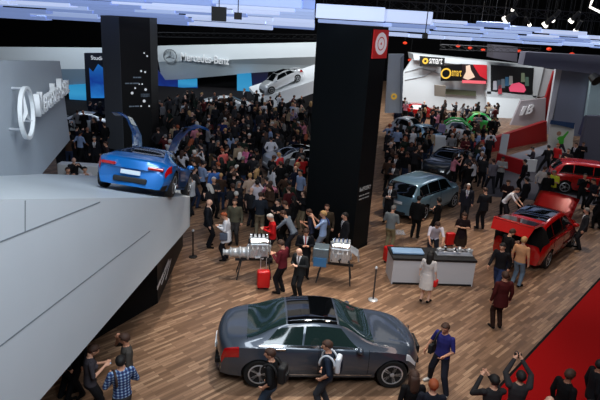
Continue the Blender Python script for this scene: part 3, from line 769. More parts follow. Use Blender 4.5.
for (x0, y0, x1, y1) in ((405, 72, 420, 68), (420, 68, 440, 74), (405, 80, 425, 76), (425, 76, 436, 70)):
    p = pY(x0, y0, SY + .45); q = pY(x1, y1, SY + .45); bm = B(); tube(bm, [p, q], .05, 6); inst(link('relief_line', bm, mat('relief_grey', (170, 176, 182), .5)), st)
bm = B(); prism(bm, [pY(444, 89, SY + .2), pY(476, 91, SY + .2), pY(476, 96, SY + .2), pY(444, 94, SY + .2)], (0, .2, 0)); inst(link('shelf_niche', bm, mat('niche_olive', (90, 96, 74), .6)), st)
def sign(name, q, Y, board, lab, words, cat='sign'):
    r = empty(name, pY(*q[0], Y)[:]); tag(r, lab, cat)
    bm = B(); prism(bm, [pY(x, y, Y) for x, y in q], (0, .2, 0)); inst(link('sign_board', bm, board), r)
    for (t, x0, y0, x1, h, c) in words:
        a = pY(x0, y0, Y - .03); b = pY(x1, y0 + (x1 - x0) * .06, Y - .03)
        inst(text_fit('sign_word', t, a, b - a, V(0, 0, h), c, None, .01), r)
    return r
SGN = mat('sign_text', (225, 225, 225), .5, emit=.4); GOLD = mat('sign_gold', (214, 170, 60), .5, emit=.4)
s_ = sign('stand_sign', [(420, 56), (445, 58), (444, 67), (420, 66)], SY - .6, BLACK, 'black sign reading smart on the white stand roof', [('smart', 429, 63.5, 442, .55, SGN)])
bm = B(); disc(bm, pY(425.3, 61, SY - .65), V(1, 0, 0), V(0, 0, 1), .28, .12, 20); inst(link('sign_ring', bm, GOLD), s_)
s_ = sign('stand_sign', [(441.5, 66), (462, 64), (462, 81), (441, 81)], SY - .9, MBLK, 'tall black sign with gold ring and lettering beside the picture screens', [('smart', 451.5, 76, 461, .6, GOLD)])
bm = B(); disc(bm, pY(446, 73.5, SY - .95), V(1, 0, 0), V(0, 0, 1), .5, .36, 20); inst(link('sign_ring', bm, GOLD), s_)
# picture screens
pc1 = empty('picture_screen', pY(475, 82, SY - .5)[:]); tag(pc1, 'lit picture screen with a pale figure on red left of the larger screen', 'screen')
def scr(q, Y, m, nm, r, th=.1):
    bm = B(); prism(bm, [pY(x, y, Y) for x, y in q], (0, th, 0)); return inst(link(nm, bm, m), r)
E = lambda n, c, s=.6: mat(n, c, .4, emit=s)
scr([(462, 64), (487, 65), (487, 83), (462, 82)], SY - .5, E('scr_dark', (30, 16, 18), .5), 'screen_panel', pc1)
scr([(473, 64.5), (487, 65), (487, 80), (480, 76), (475, 68)], SY - .55, E('scr_red', (170, 30, 40)), 'red_area', pc1, .04)
scr([(466, 66), (470, 65), (471, 70), (475, 77), (468, 80), (463, 78), (466, 72)], SY - .6, E('scr_skin', (196, 170, 150)), 'pale_figure', pc1, .04)
scr([(462, 80), (486, 81), (486, 84), (462, 83)], SY - .6, E('scr_pink', (205, 90, 100)), 'pink_strip', pc1, .04)
pc2 = empty('picture_screen', pY(512, 93, SY - .5)[:]); tag(pc2, 'larger dark picture screen with a pink car and a crowd', 'screen')
scr([(491, 65), (534, 68), (532, 94), (491, 90)], SY - .4, E('scr_black', (16, 18, 20), .5), 'screen_panel', pc2)
for i, (x, y, c) in enumerate([(495, 84, (150, 150, 160)), (499, 83, (60, 70, 80)), (503, 82, (90, 100, 110)), (507, 80, (50, 90, 120)), (511, 79, (130, 130, 130)), (523, 76, (100, 110, 90)), (527, 80, (70, 90, 80)), (500, 88, (160, 60, 70))]):
    scr([(x - 1.6, y - 3), (x + 1.6, y - 3), (x + 2, y + 6), (x - 2, y + 6)], SY - .45, E('scrp%d' % i, c, .5), 'pictured_figure', pc2, .03)
scr([(509, 88), (512, 84), (519, 82.5), (524, 85), (526, 90), (524, 92.5), (510, 91.5)], SY - .5, E('scr_carpink', (214, 80, 110), .7), 'pictured_car', pc2, .04)
# sloping grey panel with big outlined characters + red skirt wall
gp_ = empty('number_panel', pY(530, 125, 48)[:]); tag(gp_, 'sloping grey panel with large outlined characters above the red wall', 'wall panel')
scr([(521, 101), (546, 98), (545, 121), (508, 131)], 50, mat('panel_mauve', (168, 160, 166), .4), 'panel', gp_, .3)
def ptx(t, x0, y0, x1, y1, ht):
    a = pY(x0, y0, 49.9); b = pY(x1, y1, 49.9); inst(text_fit('character', t, a, b - a, V(.25, 0, ht), mat('char_white', (216, 216, 220), .5, emit=.1), None, .06, .02), gp_)
ptx('1', 519, 115.5, 522.5, 115, .8); ptx('B', 525, 114.5, 531, 113.5, .85)
rw = empty('red_wall', pY(520, 150, 44)[:]); tag(rw, 'long red skirt wall under the grey numbered panel', 'wall panel')
REDW = mat('red_wall', (158, 22, 26), .5, noise=.06, nscale=1)
ra1 = pz(468, 155); ra2 = pz(548, 143)
wa = pz(468, 157); wb_ = pz(547, 141); wd_ = (wb_ - wa).normalized(); wn_ = Vector((wd_.y, -wd_.x, 0))
bm = B(); prism(bm, [wa, wb_, pp(547, 121, wa, wn_), pp(468, 147, wa, wn_)], -wn_ * .3); inst(link('lower_red', bm, REDW), rw)
scr([(554, 71), (562, 72), (550, 122), (546, 138), (537, 128), (537, 101), (546, 97)], 50.5, REDW, 'upright_red', rw, .3)
o = slab_px('pale_platform', [(507, 157), (549, 145.5), (560, 149.5), (521, 164)], mat('platform_grey', (150, 150, 156), .5), .1)
tag(o, 'pale grey platform strip in front of the red wall', 'platform')
bm = B(); prism(bm, [pz(495, 167), pz(524, 176), pz(524, 176) + V(0, 0, .85), pz(495, 167) + V(0, 0, .85)], (.1, .25, 0)); o = link('red_plinth', bm, REDW); tag(o, 'low red plinth beside the white upright sign board', 'plinth')
# white side panels right of the black pillar
scr_ = empty('white_fin_wall', pY(395, 110, 40)[:]); tag(scr_, 'tall white panel with a gold roundel just right of the black pillar', 'wall panel')
scr([(389, 54), (404, 54), (402, 113), (385, 113)], 42, SW, 'panel', scr_, .3)
scr([(401, 58), (404, 55), (402, 113), (400, 113)], 41.8, mat('fin_grey', (150, 156, 164), .5), 'edge', scr_, .2)
bm = B(); disc(bm, pY(394, 96.5, 41.9), V(1, 0, 0), V(0, 0, 1), .22, .1, 20); inst(link('roundel', bm, GOLD), scr_)
# grey panels far right
GP = mat('far_grey', (100, 100, 114), .6); GP2 = mat('far_grey_blue', (122, 128, 146), .6)
def ppanel(name, q, Y, m, lab, cat='wall panel', th=.4):
    bm = B(); prism(bm, [pY(x, y, Y) for x, y in q], (0, th, 0)); o = link(name, bm, m); tag(o, lab, cat); return o
ppanel('grey_bulkhead', [(526, 52), (640, 58), (640, 80), (523, 65)], 45, GP, 'long dark grey hanging box at the upper right', 'bulkhead', 1.2)
ppanel('small_bulkhead', [(494, 45), (518, 47), (517, 62), (493, 58)], 53, mat('bulk_dark', (62, 60, 70), .7), 'small dark grey hanging box above the picture screens', 'bulkhead', 2)
ppanel('grey_column', [(562, 70), (591, 73), (580, 147), (548, 141)], 46.5, GP2, 'broad grey column under the hanging grey box', 'column', 1)
ppanel('column_edge', [(556, 69), (562, 70), (550, 138), (546, 132)], 46.5, mat('edge_pale', (190, 192, 200), .5), 'thin pale vertical strip left of the grey column', 'strip', .3)
ppanel('cyan_backdrop', [(592, 78), (640, 80), (640, 122), (586, 118)], 46, mat('pale_cyan', (176, 200, 206), .5), 'pale cyan wall panel at the far right edge')
ppanel('navy_banner', [(586, 117), (590, 117), (586, 136), (580, 135)], 43, mat('navy', (24, 32, 74), .5), 'narrow navy blue panel beside the grey column')
ppanel('grey_screen_wall', [(588, 116), (660, 118), (660, 215), (574, 180)], 36, GP, 'large plain grey wall panel at the right edge behind the red hatchback')
o = empty('spot_lamp', pY(595, 79, 43)[:]); tag(o, 'black spotlight hanging by the pale cyan panel', 'spotlight')
bm = B(); tube(bm, [pY(592, 76, 43), pY(597, 81, 42.5)], [.3, .42]); inst(link('lamp_body', bm, BLACK), o)
# poster with a green figure
po = empty('poster_board', pY(562, 158, 39)[:]); tag(po, 'white poster board with a blue top and a leaping figure in green', 'poster')
scr([(551, 122), (575, 124), (571, 158), (547, 153)], 39.5, mat('poster_cream', (206, 200, 190), .6), 'board', po, .12)
scr([(551, 120), (575, 123), (574, 129), (563, 126), (550, 124)], 39.4, mat('poster_blue', (40, 62, 96), .5), 'blue_top', po, .05)
FG = mat('poster_green', (72, 170, 50), .6); FK = mat('poster_dark', (36, 34, 40), .6)
scr([(557, 139), (559, 136.5), (563, 136), (568, 131), (569, 132), (564, 139), (563.5, 144), (559, 144.5), (559, 140.5)], 39.3, FG, 'pictured_shirt', po, .03)
scr([(559, 144), (563.5, 143.8), (566, 152), (564.5, 152.5), (561.5, 147), (559, 150), (559, 154), (557, 154), (557, 149)], 39.28, FK, 'pictured_legs', po, .03)
bm = B(); disc(bm, pY(559, 133.5, 39.25), V(1, 0, 0), V(0, 0, 1), .16, 0, 14); inst(link('pictured_head', bm, mat('poster_skin', (170, 120, 96), .6)), po)
# white upright sign board + small notice
o = empty('upright_sign', pz(501, 162)[:]); tag(o, 'tall narrow white upright board in front of the red wall', 'sign')
a = pz(501, 162); bm = B(); box(bm, (a.x, a.y, .95), (.45, .08, 1.7)); inst(link('board', bm, SW), o); bm = B(); box(bm, (a.x, a.y, .05), (.55, .4, .1)); inst(link('foot', bm, SILVER), o)
o = empty('notice_stand', pz(528, 181)[:]); tag(o, 'white notice board on a thin stand by the grey walkway', 'sign')
a = pz(528, 181); bm = B(); box(bm, (a.x, a.y, .9), (.6, .05, .7)); inst(link('board', bm, SW), o)
bm = B(); tube(bm, [(a.x, a.y + .06, 0), (a.x, a.y + .06, .9)], .03); inst(link('pole', bm, BLACK), o); bm = B(); box(bm, (a.x, a.y, .02), (.4, .4, .03)); inst(link('foot', bm, BLACK), o)
# grey box above crowd on the stand, white desk parts
o = ppanel('beige_monitor', [(435, 85), (446, 86), (445, 97), (435, 96)], 50, mat('beige', (150, 140, 128), .6), 'beige square monitor raised above the crowd on the white stand', 'monitor', .3)
a = pz(438, 152)
bm = B(); box(bm, (a.x, a.y, .55), (.8, .5, 1.1), None, .05); o = link('white_podium', bm, SW); tag(o, 'white podium among the small cars right of the black pillar', 'podium')
a = pY(92, 168, 25); o = obox('white_barrier', (a.x - .2, 25, a.z / 2), (2.6, .5, a.z + .35), WHITE, None, None, .05); tag(o, 'white block behind the ramp to the left of the blue sports car', 'block')

# ------------------------------------------------------------------ overhead light canopy
LB = mat('canopy_light', (168, 190, 238), .6, emit=.66); LB2 = mat('canopy_light_dim', (140, 164, 222), .6, emit=.55); LB3 = mat('canopy_light_bright', (196, 212, 250), .6, emit=.74)
LSH = [LB, LB2, LB3]
rnd = random.Random(3)
canopy = []
def canopy_box(x0, x1, yt0, yt1, yb0, yb1, zc, m, depth=1.2):
    P = [pc(x0, yb0, zc), pc(x1, yb1, zc), pc(x1, yt1, zc), pc(x0, yt0, zc)]
    Y = sum(p.y for p in P) / 4
    for p in P: p.y = Y
    zlo = min(P[0].z, P[1].z); zhi = max(P[2].z, P[3].z)
    zlo = (P[0].z + P[1].z) / 2; zhi = (P[2].z + P[3].z) / 2
    bm = B(); box(bm, ((P[0].x + P[1].x) / 2, Y + depth / 2, (zlo + zhi) / 2), (abs(P[1].x - P[0].x), depth, zhi - zlo), Matrix.Rotation(rnd.uniform(-.05, .05), 3, 'Z'), .02, 1)
    o = link('canopy_lamp', bm, m)
    cx, wd_h, top_ = (P[0].x + P[1].x) / 2, abs(P[1].x - P[0].x) * .4, zhi
    bm = B()
    for sx_ in (-1, 1): tube(bm, [(cx + sx_ * wd_h, Y + depth * .6, top_ - .02), (cx + sx_ * wd_h, Y + depth * .6, 14.0)], .01, 5)
    link('hanging_wires', bm, TRW, o)
    return o
TRW = mat('wire_dark', (16, 16, 18), .8)
ORD = ['leftmost', 'second', 'third', 'fourth', 'fifth', 'sixth', 'seventh', 'eighth', 'ninth', 'tenth', 'eleventh', 'twelfth']
def ordl(k): return 'leftmost' if k == 0 else ORD[k] + ' from the left'
TIER = ['topmost', 'second', 'third', 'fourth', 'fifth', 'sixth', 'lowest']
def canopy_thing(o, label, grp): tag(o, label, 'ceiling light', grp)
LG = 'glowing box lamps of the ceiling over the left half'; RG = 'glowing box lamps of the ceiling over the right half'
for r in range(7):
    x = -30 - rnd.uniform(0, 30); kk = 0
    while x < 314:
        wd = rnd.uniform(38, 95) * (1.3 if r < 2 else 1); x1 = min(x + wd, 315)
        yb = lambda X: 18 + X / 310 * 12 - (6 - r) * 3.6
        h = (9.5 if r == 0 else 4.4)
        if x1 - x > 10:
            j = rnd.uniform(-1, .8)
            o = canopy_box(x, x1 - .6, yb(x) - h + j, yb(x1) - h + j, yb(x) + j, yb(x1) + j, 19 + 3.6 * r, rnd.choice(LSH), 1.0)
            canopy_thing(o, 'pale blue box lamp, %s in the %s tier of the left canopy' % (ordl(kk), TIER[r]), LG); kk += 1
        x = x1
o = canopy_box(316, 385, 3, 8, 19, 21, 18.5, LB3, 1.2); tag(o, 'largest bright box lamp right above the big black pillar', 'ceiling light')
o = canopy_box(318, 392, 20, 22.5, 23.5, 26, 21, LB, .8); tag(o, 'thin box lamp resting over the top of the big black pillar', 'ceiling light')
o = canopy_box(386, 432, 9, 12, 22, 24, 20.5, LB3, 1.2); tag(o, 'second bright box lamp to the right of the largest one', 'ceiling light')
for r in range(6):
    x = 392 - r * 2.0 + (45 if r < 2 else 0) + (45 if r == 0 else 0); kk = 0
    while x < 640:
        wd = rnd.uniform(26, 52); x1 = x + wd
        top = lambda X: 14.5 + (X - 430) * .135
        bot = lambda X: 37 + (X - 390) * .054
        t0 = top(x) + (bot(x) - top(x)) * r / 6; t1 = top(x) + (bot(x) - top(x)) * (r + .8) / 6
        if r == 0: t1 += 2
        j = rnd.uniform(-.6, .6)
        o = canopy_box(x, x1 - .6, t0 + j, t0 + j + wd * .05, t1 + j, t1 + j + wd * .05, 23 + 3.5 * r, rnd.choice(LSH), .9)
        canopy_thing(o, 'pale blue box lamp, %s in the %s tier of the right canopy' % (ordl(kk), TIER[r] if r < 5 else 'lowest'), RG); kk += 1
        x = x1
# loudspeakers under the canopy
for (x, y, s, l) in ((219, 14, .45, 'square black loudspeaker hanging in front of the left ceiling canopy'), (238, 16, .22, 'small black box hanging just right of the square loudspeaker'), (425, 36, .14, 'small black sensor under the right ceiling canopy')):
    p = pc(x, y, 18.6); r = empty('loudspeaker', p[:]); tag(r, l, 'loudspeaker')
    bm = B(); box(bm, p, (s, .3, s)); inst(link('cabinet', bm, BLACK), r)
    bm = B(); tube(bm, [p, p + V(0, 0, 3)], .015); inst(link('hanging_rod', bm, BLACK), r)
# truss with lamps, upper right
TR = mat('truss_dark', (26, 26, 30), .5, .5)
def truss(name, a, b, lab):
    a = Vector(a); b = Vector(b); d = (b - a); L = d.length; d.normalize(); s = d.cross(V(0, 0, 1)).normalized() * .2
    bm = B()
    for q_ in (a, (a + b) / 2, b): tube(bm, [q_, (q_.x, q_.y, 14.0)], .012, 5)
    ch = [s + V(0, 0, .2), -s + V(0, 0, .2), V(0, 0, -.2)]
    for c in ch: tube(bm, [a + c, b + c], .03, 6)
    n = int(L / .6)
    for k in range(n):
        p = a + d * (L * k / n); q = a + d * (L * (k + 1) / n)
        for i in range(3): tube(bm, [p + ch[i], q + ch[(i + 1) % 3]], .014, 5)
    o = link(name, bm, TR); tag(o, lab, 'truss')
truss('lighting_truss', pc(330, 1, 30), pc(640, 20, 30), 'dark lattice truss above the right ceiling canopy')
truss('lighting_truss', pc(110, 34, 52), pc(318, 37, 52), 'dark lattice truss behind the left ceiling canopy over the back wall')
truss('lighting_truss', pc(440, 47, 48), pc(540, 51, 48), 'dark lattice truss over the white stand')
LAMP = mat('lamp_glow', (255, 250, 240), .3, emit=2.2)
for (x, y, zc, s, l) in ((507, 20, 28, .5, 'lit white spotlight at the left of the upper right truss row'), (546, 24, 28, .32, 'lit spotlight in the middle of the upper right truss row'), (553, 19, 28, .26, 'lit spotlight tilted above the middle one'), (572, 20, 28, .26, 'lit spotlight right of the middle one'), (576, 30, 28, .22, 'small lit spotlight just above the canopy at the right'), (529, 24, 28, .16, 'small lit spotlight between two larger ones'), (513, 9, 30, .16, 'small faint spotlight high above the canopy')):
    p = pc(x, y, zc); r = empty('stage_spotlight', p[:]); tag(r, l, 'spotlight')
    M = Matrix.Translation(p) @ Matrix.Rotation(rnd.uniform(-1, 1), 4, 'Y') @ Matrix.Rotation(.5, 4, 'X')
    bm = B(); lathe(bm, [(s * .35, 0), (s * .4, .15), (s * .35, .5)], 12, M); inst(link('lamp_body', bm, BLACK), r)
    bm = B(); lathe(bm, [(s * .5, -.12), (s * .5, 0)], 12, M); inst(link('lamp_lens', bm, LAMP), r)
    bm = B(); tube(bm, [p, p + V(0, 0, 2)], .02, 6); inst(link('yoke_rod', bm, BLACK), r)
p = [pc(593, -2, 24), pc(590, 7, 24), pc(604, 14, 24)]
bm = B(); tube(bm, p, .05, 6); o = link('light_strip', bm, LAMP); tag(o, 'bent white light strip in the top right corner', 'light strip')
RG_ = mat('ember_lamp', (200, 50, 20), .4, emit=.8)
for kk, (x, y) in enumerate(((405, 43), (410, 60), (458, 46), (470, 48), (483, 50), (519, 51), (549, 49), (572, 54))):
    p = pY(x, y, 60 if x < 520 else 52)
    bm = B(); ell(bm, p, (.22, .22, .14)); o = link('ember_lamp', bm, RG_, None, True); bm = B(); tube(bm, [p, (p.x, p.y, 14.0)], .012, 5); link('hanging_wire', bm, TRW, o); tag(o, 'small dim orange lamp, %s of those glowing above the white stand' % ordl(kk), 'lamp', 'dim orange lamps above the white stand')

# ------------------------------------------------------------------ counter, engines and small things
a = pz(391, 284); b = pz(472, 286.5); ex = (b - a).normalized(); ey = Vector((-ex.y, ex.x, 0)); Lc = (b - a).length
ct = empty('display_counter', ((a + b) / 2)[:]); tag(ct, 'long grey and white display counter with a black top', 'counter')
H_ = .86; dpt = .95
bm = B(); prism(bm, [a, b, b + ey * dpt, a + ey * dpt - ex * .0], (0, 0, H_)); inst(link('counter_body', bm, mat('counter_white', (196, 198, 204), .45)), ct)
bm = B(); prism(bm, [a - ey * .03 - ex * .03, b - ey * .03 + ex * .03, b + ey * (dpt + .03) + ex * .03, a + ey * (dpt + .03) - ex * .03], (0, 0, .07)); bmesh.ops.translate(bm, vec=(0, 0, H_), verts=bm.verts[:]); inst(link('counter_top', bm, BLACK), ct)
bm = B(); prism(bm, [a + ex * .04 + ey * .03, b - ex * .04 + ey * .03, b - ex * .04 - ey * .01 + V(0, 0, .0), a + ex * .04 - ey * .01], (0, 0, .07)); inst(link('kick_plate', bm, BLACK), ct)
def oncounter(t, s, z=H_ + .07): p = a + ex * (Lc * t) + ey * (dpt * s); return Vector((p.x, p.y, z))
R3 = Matrix.Rotation(math.atan2(ex.y, ex.x), 3, 'Z')
p = oncounter(.20, .5, H_ + .12); bm = B(); box(bm, p, (1.05, .42, .09), R3, .04, 3); o = link('light_blue_tray', bm, mat('tray_blue', (140, 176, 214), .3)); tag(o, 'rounded light blue tray on the left of the black counter top', 'tray')
# silver gear assembly
gs = empty('gear_model', oncounter(.78, .5)[:], math.atan2(ex.y, ex.x)); tag(gs, 'polished silver gearbox model on the right of the black counter top', 'model')
bm = B(); box(bm, (0, 0, .01), (1.2, .3, .02)); link('gear_base', bm, SILVER, gs)
for k in range(7):
    r = .07 + .04 * math.sin(k * 2.1) ; bm = B()
    lathe(bm, [(r, -.04), (r * 1.05, 0), (r, .04)], 14, Matrix.Translation((-.5 + k * .165, 0, .16)) @ Matrix.Rotation(PI / 2, 4, 'Y')); link('gear_wheel', bm, CHROME if k % 2 else SILVER, gs)
bm = B(); tube(bm, [(-.6, 0, .16), (.62, 0, .16)], .03); link('gear_shaft', bm, SILVER, gs)
for x in (-.55, .57):
    bm = B(); box(bm, (x, 0, .09), (.04, .16, .16)); link('gear_bracket', bm, SILVER, gs)

def engine(name, loc, rz, label, gearbox=True):
    r = empty(name, loc, rz); tag(r, label, 'engine')
    ALU = mat('cast_alu', (206, 210, 214), .35, .45, noise=.35, nscale=22); DK = mat('engine_dark', (46, 48, 52), .5, .3)
    bm = B(); box(bm, (0, 0, .95), (.62, .5, .42), None, .04); link('engine_block', bm, ALU, r)
    hd = None
    for s in (1, -1):
        bm = B(); box(bm, (0, s * .2, 1.22), (.6, .24, .2), Matrix.Rotation(-s * .5, 3, 'X'), .03); hd = link('cylinder_head', bm, ALU, r)
        bm = B(); box(bm, (0, s * .26, 1.34), (.58, .16, .05), Matrix.Rotation(-s * .5, 3, 'X'), .02); link('cam_cover', bm, CHROME, hd)
        for k in range(4):
            bm = B(); tube(bm, [(-.22 + k * .15, s * .28, 1.2), (-.22 + k * .15, s * .42, 1.12), (-.22 + k * .15, s * .42, .9)], .028, 8); link('exhaust_pipe', bm, SILVER, r)
    bm = B(); box(bm, (0, 0, 1.38), (.5, .26, .12), None, .05, 3); link('intake_manifold', bm, ALU, r)
    for k in range(4):
        bm = B(); tube(bm, [(-.2 + k * .13, -.13, 1.4), (-.2 + k * .13, 0, 1.47), (-.2 + k * .13, .13, 1.4)], .035, 8); link('intake_runner', bm, CHROME, r)
    for (y, z, rr_) in ((0, .9, .12), (.16, 1.12, .07), (-.17, 1.1, .08), (.2, .88, .06)):
        bm = B(); lathe(bm, [(rr_, 0), (rr_ * .85, .02), (rr_, .05)], 18, Matrix.Translation((.32, y, z)) @ Matrix.Rotation(PI / 2, 4, 'Y')); link('belt_pulley', bm, SILVER, r)
    bm = B(); box(bm, (0, 0, .70), (.5, .36, .12), None, .04); link('oil_sump', bm, DK, r)
    er = random.Random(len(label))
    for k in range(14):
        p0 = Vector((er.uniform(-.34, .36), er.choice((-1, 1)) * er.uniform(.15, .34), er.uniform(.75, 1.3))); p1 = p0 + Vector((er.uniform(-.2, .2), er.uniform(-.08, .08), er.uniform(.02, .16))); p2 = p1 + Vector((er.uniform(-.12, .18), er.uniform(-.1, .1), er.uniform(-.08, .1)))
        bm = B(); tube(bm, [p0, p1, p2], er.uniform(.018, .04), 8); link('engine_pipe', bm, er.choice((CHROME, ALU, DK, WHITE)), r)
    for k in range(6):
        bm = B(); box(bm, (er.uniform(-.35, .35), er.uniform(-.34, .3), er.uniform(.8, 1.36)), (er.uniform(.06, .16), er.uniform(.06, .14), er.uniform(.05, .12)), None, .015); link('engine_bracket', bm, er.choice((SILVER, ALU, DK, WHITE)), r)
    if gearbox:
        bm = B(); lathe(bm, [(.24, 0), (.24, .06), (.18, .08), (.17, .25), (.2, .26), (.2, .3), (.15, .32), (.14, .55), (.17, .56), (.17, .6), (.1, .62), (.08, .78), (.11, .79), (.11, .83)], 18, Matrix.Translation((-.32, 0, .84)) @ Matrix.Rotation(-PI / 2, 4, 'Y')); link('gearbox', bm, ALU, r, True)
    else:
        bm = B(); box(bm, (-.62, 0, .92), (.5, .52, .5), None, .03); link('radiator_pack', bm, mat('pack_blue_grey', (120, 138, 150), .4, .5, noise=.3, nscale=14), r)
        bm = B(); box(bm, (-.62, -.28, .72), (.42, .05, .3), None, .01); link('blue_panel', bm, mat('panel_cyanblue', (60, 120, 170), .4), r)
        for k in range(5):
            bm = B(); tube(bm, [(.3, -.2 + k * .1, 1.2), (.55, -.25 + k * .12, 1.05), (.6, -.2 + k * .1, .85)], .025, 8); link('hose', bm, SILVER, r)
    bm = B(); box(bm, (-.15, 0, .6), (1.2, .1, .06)); link('stand_beam', bm, DK, r)
    for (x, y) in ((.4, .3), (.4, -.3), (-.7, .3), (-.7, -.3)):
        bm = B(); tube(bm, [(x * .8, y * .4, .62), (x, y, .0)], .022, 8); link('stand_leg', bm, DK, r)
    return r
a_ = pz(258, 276); engine('engine_model', (a_.x, a_.y, 0), math.radians(8), 'silver cutaway engine with long gearbox on a stand beside the red suitcase')
a_ = pz(338, 281); engine('engine_model', (a_.x, a_.y, 0), math.radians(-6), 'silver engine with blue-grey radiator pack on a stand in front of the black pillar', False)
a_ = pz(318, 279)
def suitcase(x, y, rz, label, sc=1.0, handle=True):
    a = pz(x, y); r = empty('suitcase', a[:], rz, sc); tag(r, label, 'suitcase')
    bm = B(); box(bm, (0, 0, .34), (.38, .24, .54), None, .05, 3); link('shell', bm, REDL, r, True)
    for xx in (-.14, .14):
        bm = B(); lathe(bm, [(.03, -.02), (.03, .02)], 10, Matrix.Translation((xx, 0, .035)) @ Matrix.Rotation(PI / 2, 4, 'Y')); link('castor', bm, RUBBER, r)
        if handle: bm = B(); tube(bm, [(xx * .6, .1, .6), (xx * .6, .1, .98)], .012, 6); link('handle_rod', bm, SILVER, r)
    if handle: bm = B(); tube(bm, [(-.1, .1, .98), (.1, .1, .98)], .02, 6); link('handle_grip', bm, RUBBER, r)
suitcase(263, 289, .2, 'upright bright red suitcase with raised handle beside the man in burgundy', 1.05)
suitcase(388, 262, .5, 'red bag standing behind the left end of the counter', 1.0, False)
suitcase(449, 246, .3, 'red case on the floor left of the woman in the long dark dress', .9, False)
def post(x, y, h, label):
    a = pz(x, y); r = empty('barrier_post', a[:]); tag(r, label, 'post')
    bm = B(); lathe(bm, [(.15, 0), (.15, .02), (.04, .05)], 16); link('foot', bm, SILVER if x > 300 else BLACK, r)
    bm = B(); tube(bm, [(0, 0, .02), (0, 0, h)], .025); link('pole', bm, mat('steel_dark', (90, 92, 96), .3, .8) if x > 300 else BLACK, r)
    bm = B(); lathe(bm, [(.04, h), (.05, h + .04), (.02, h + .08)], 12); link('cap', bm, SILVER, r)
post(373, 300, 1.05, 'slim steel post standing left of the counter'); post(193, 257, .95, 'slim black post by the end of the white ramp')
a_ = pz(394, 244); r = empty('glass_table', a_[:]); tag(r, 'small clear glass table behind the red bag', 'table')
bm = B(); box(bm, (0, 0, .5), (.7, .5, .02)); link('tabletop', bm, mat('clear_glass', (190, 200, 205), .05, alpha=.3), r)
for (x, y) in ((.3, .2), (-.3, .2), (.3, -.2), (-.3, -.2)):
    bm = B(); tube(bm, [(x, y, 0), (x, y, .5)], .012, 6); link('leg', bm, CHROME, r)

# ------------------------------------------------------------------ people
def capsule(bm, a, b, ra, rb, n=10, flat=1.0, axis=None):
    a = Vector(a); b = Vector(b); d = (b - a); L = d.length
    d = d.normalized() if L > 1e-6 else Vector((0, 0, 1))
    u = axis.copy() if axis else (d.cross(Vector((0, 1, 0))) if abs(d.y) < .9 else d.cross(Vector((1, 0, 0))))
    u = (u - d * u.dot(d)).normalized(); v = d.cross(u)
    prof = [(-math.sin(t) * ra, math.cos(t) * ra) for t in (PI / 2 * .95, PI / 3, PI / 6, 0)] + [(L + math.sin(t) * rb, math.cos(t) * rb) for t in (0, PI / 6, PI / 3, PI / 2 * .95)]
    rings = [[bm.verts.new(a + d * h + (u * math.cos(2 * PI * k / n) * flat + v * math.sin(2 * PI * k / n)) * r) for k in range(n)] for h, r in prof]
    for i in range(len(rings) - 1):
        for k in range(n): bm.faces.new((rings[i][k], rings[i][(k + 1) % n], rings[i + 1][(k + 1) % n], rings[i + 1][k]))
    bm.faces.new(rings[0][::-1]); bm.faces.new(rings[-1])
def rings_loft(bm, rs, n=16):
    """rs: (centre, rx, ry)"""
    R_ = [[bm.verts.new((c[0] + rx * math.cos(2 * PI * k / n), c[1] + ry * math.sin(2 * PI * k / n), c[2])) for k in range(n)] for c, rx, ry in rs]
    for i in range(len(R_) - 1):
        for k in range(n): bm.faces.new((R_[i][k], R_[i][(k + 1) % n], R_[i + 1][(k + 1) % n], R_[i + 1][k]))
    bm.faces.new(R_[0][::-1]); bm.faces.new(R_[-1])

POSES = {
 # feet: (x,y) of left/right ankle; arms: elbow, wrist for left/right relative to shoulder; lean; head pitch/yaw
 'stand':   dict(f=((-.10, .0), (.10, .02)), e=((-.06, -.03, -.28), (.06, -.03, -.28)), w=((-.07, .04, -.53), (.07, .04, -.53)), lean=0, hp=.05, hy=0),
 'pocket':  dict(f=((-.15, .03), (.15, -.04)), e=((-.13, -.08, -.25), (.13, -.08, -.25)), w=((-.02, .08, -.47), (.02, .08, -.47)), lean=.02, hp=.1, hy=.3),
 'walk':    dict(f=((-.09, .30), (.09, -.28)), e=((-.05, -.14, -.25), (.05, .08, -.27)), w=((-.04, -.12, -.50), (.04, .26, -.43)), lean=.05, hp=.1, hy=0),
 'camera':  dict(f=((-.13, .08), (.13, -.04)), e=((-.10, .20, -.20), (.10, .20, -.20)), w=((.10, .36, .06), (-.10, .36, .06)), lean=0, hp=.05, hy=0),
 'phone':   dict(f=((-.10, .03), (.10, .0)), e=((-.07, .02, -.28), (.07, .02, -.28)), w=((.10, .26, -.20), (-.10, .26, -.20)), lean=.03, hp=.45, hy=0),
 'overhead':dict(f=((-.12, .05), (.12, -.03)), e=((-.05, .16, .16), (.05, .16, .16)), w=((.10, .30, .38), (-.10, .30, .38)), lean=0, hp=-.15, hy=0),
 'bend':    dict(f=((-.15, -.05), (.15, .05)), e=((-.06, .18, -.24), (.06, .18, -.24)), w=((-.02, .34, -.40), (.02, .34, -.40)), lean=.55, hp=.35, hy=0),
 'arms':    dict(f=((-.12, .0), (.13, .03)), e=((-.10, .04, -.27), (.10, .04, -.27)), w=((.20, .20, -.16), (-.18, .22, -.20)), lean=0, hp=.0, hy=-.4),
 'ear':     dict(f=((-.10, .0), (.13, .03)), e=((-.06, .02, -.28), (.18, .16, -.14)), w=((-.05, .1, -.5), (.0, .14, .14)), lean=0, hp=.1, hy=-.3),
 'stride':  dict(f=((-.30, .12), (.28, -.12)), e=((-.08, .03, -.28), (.12, -.02, -.26)), w=((-.02, .24, -.34), (.16, .08, -.48)), lean=.03, hp=.15, hy=.2),
}
NSLOT = 8   # skin, top, bottom, shoes, shirt, tie, eye, lips
BODIES = {}
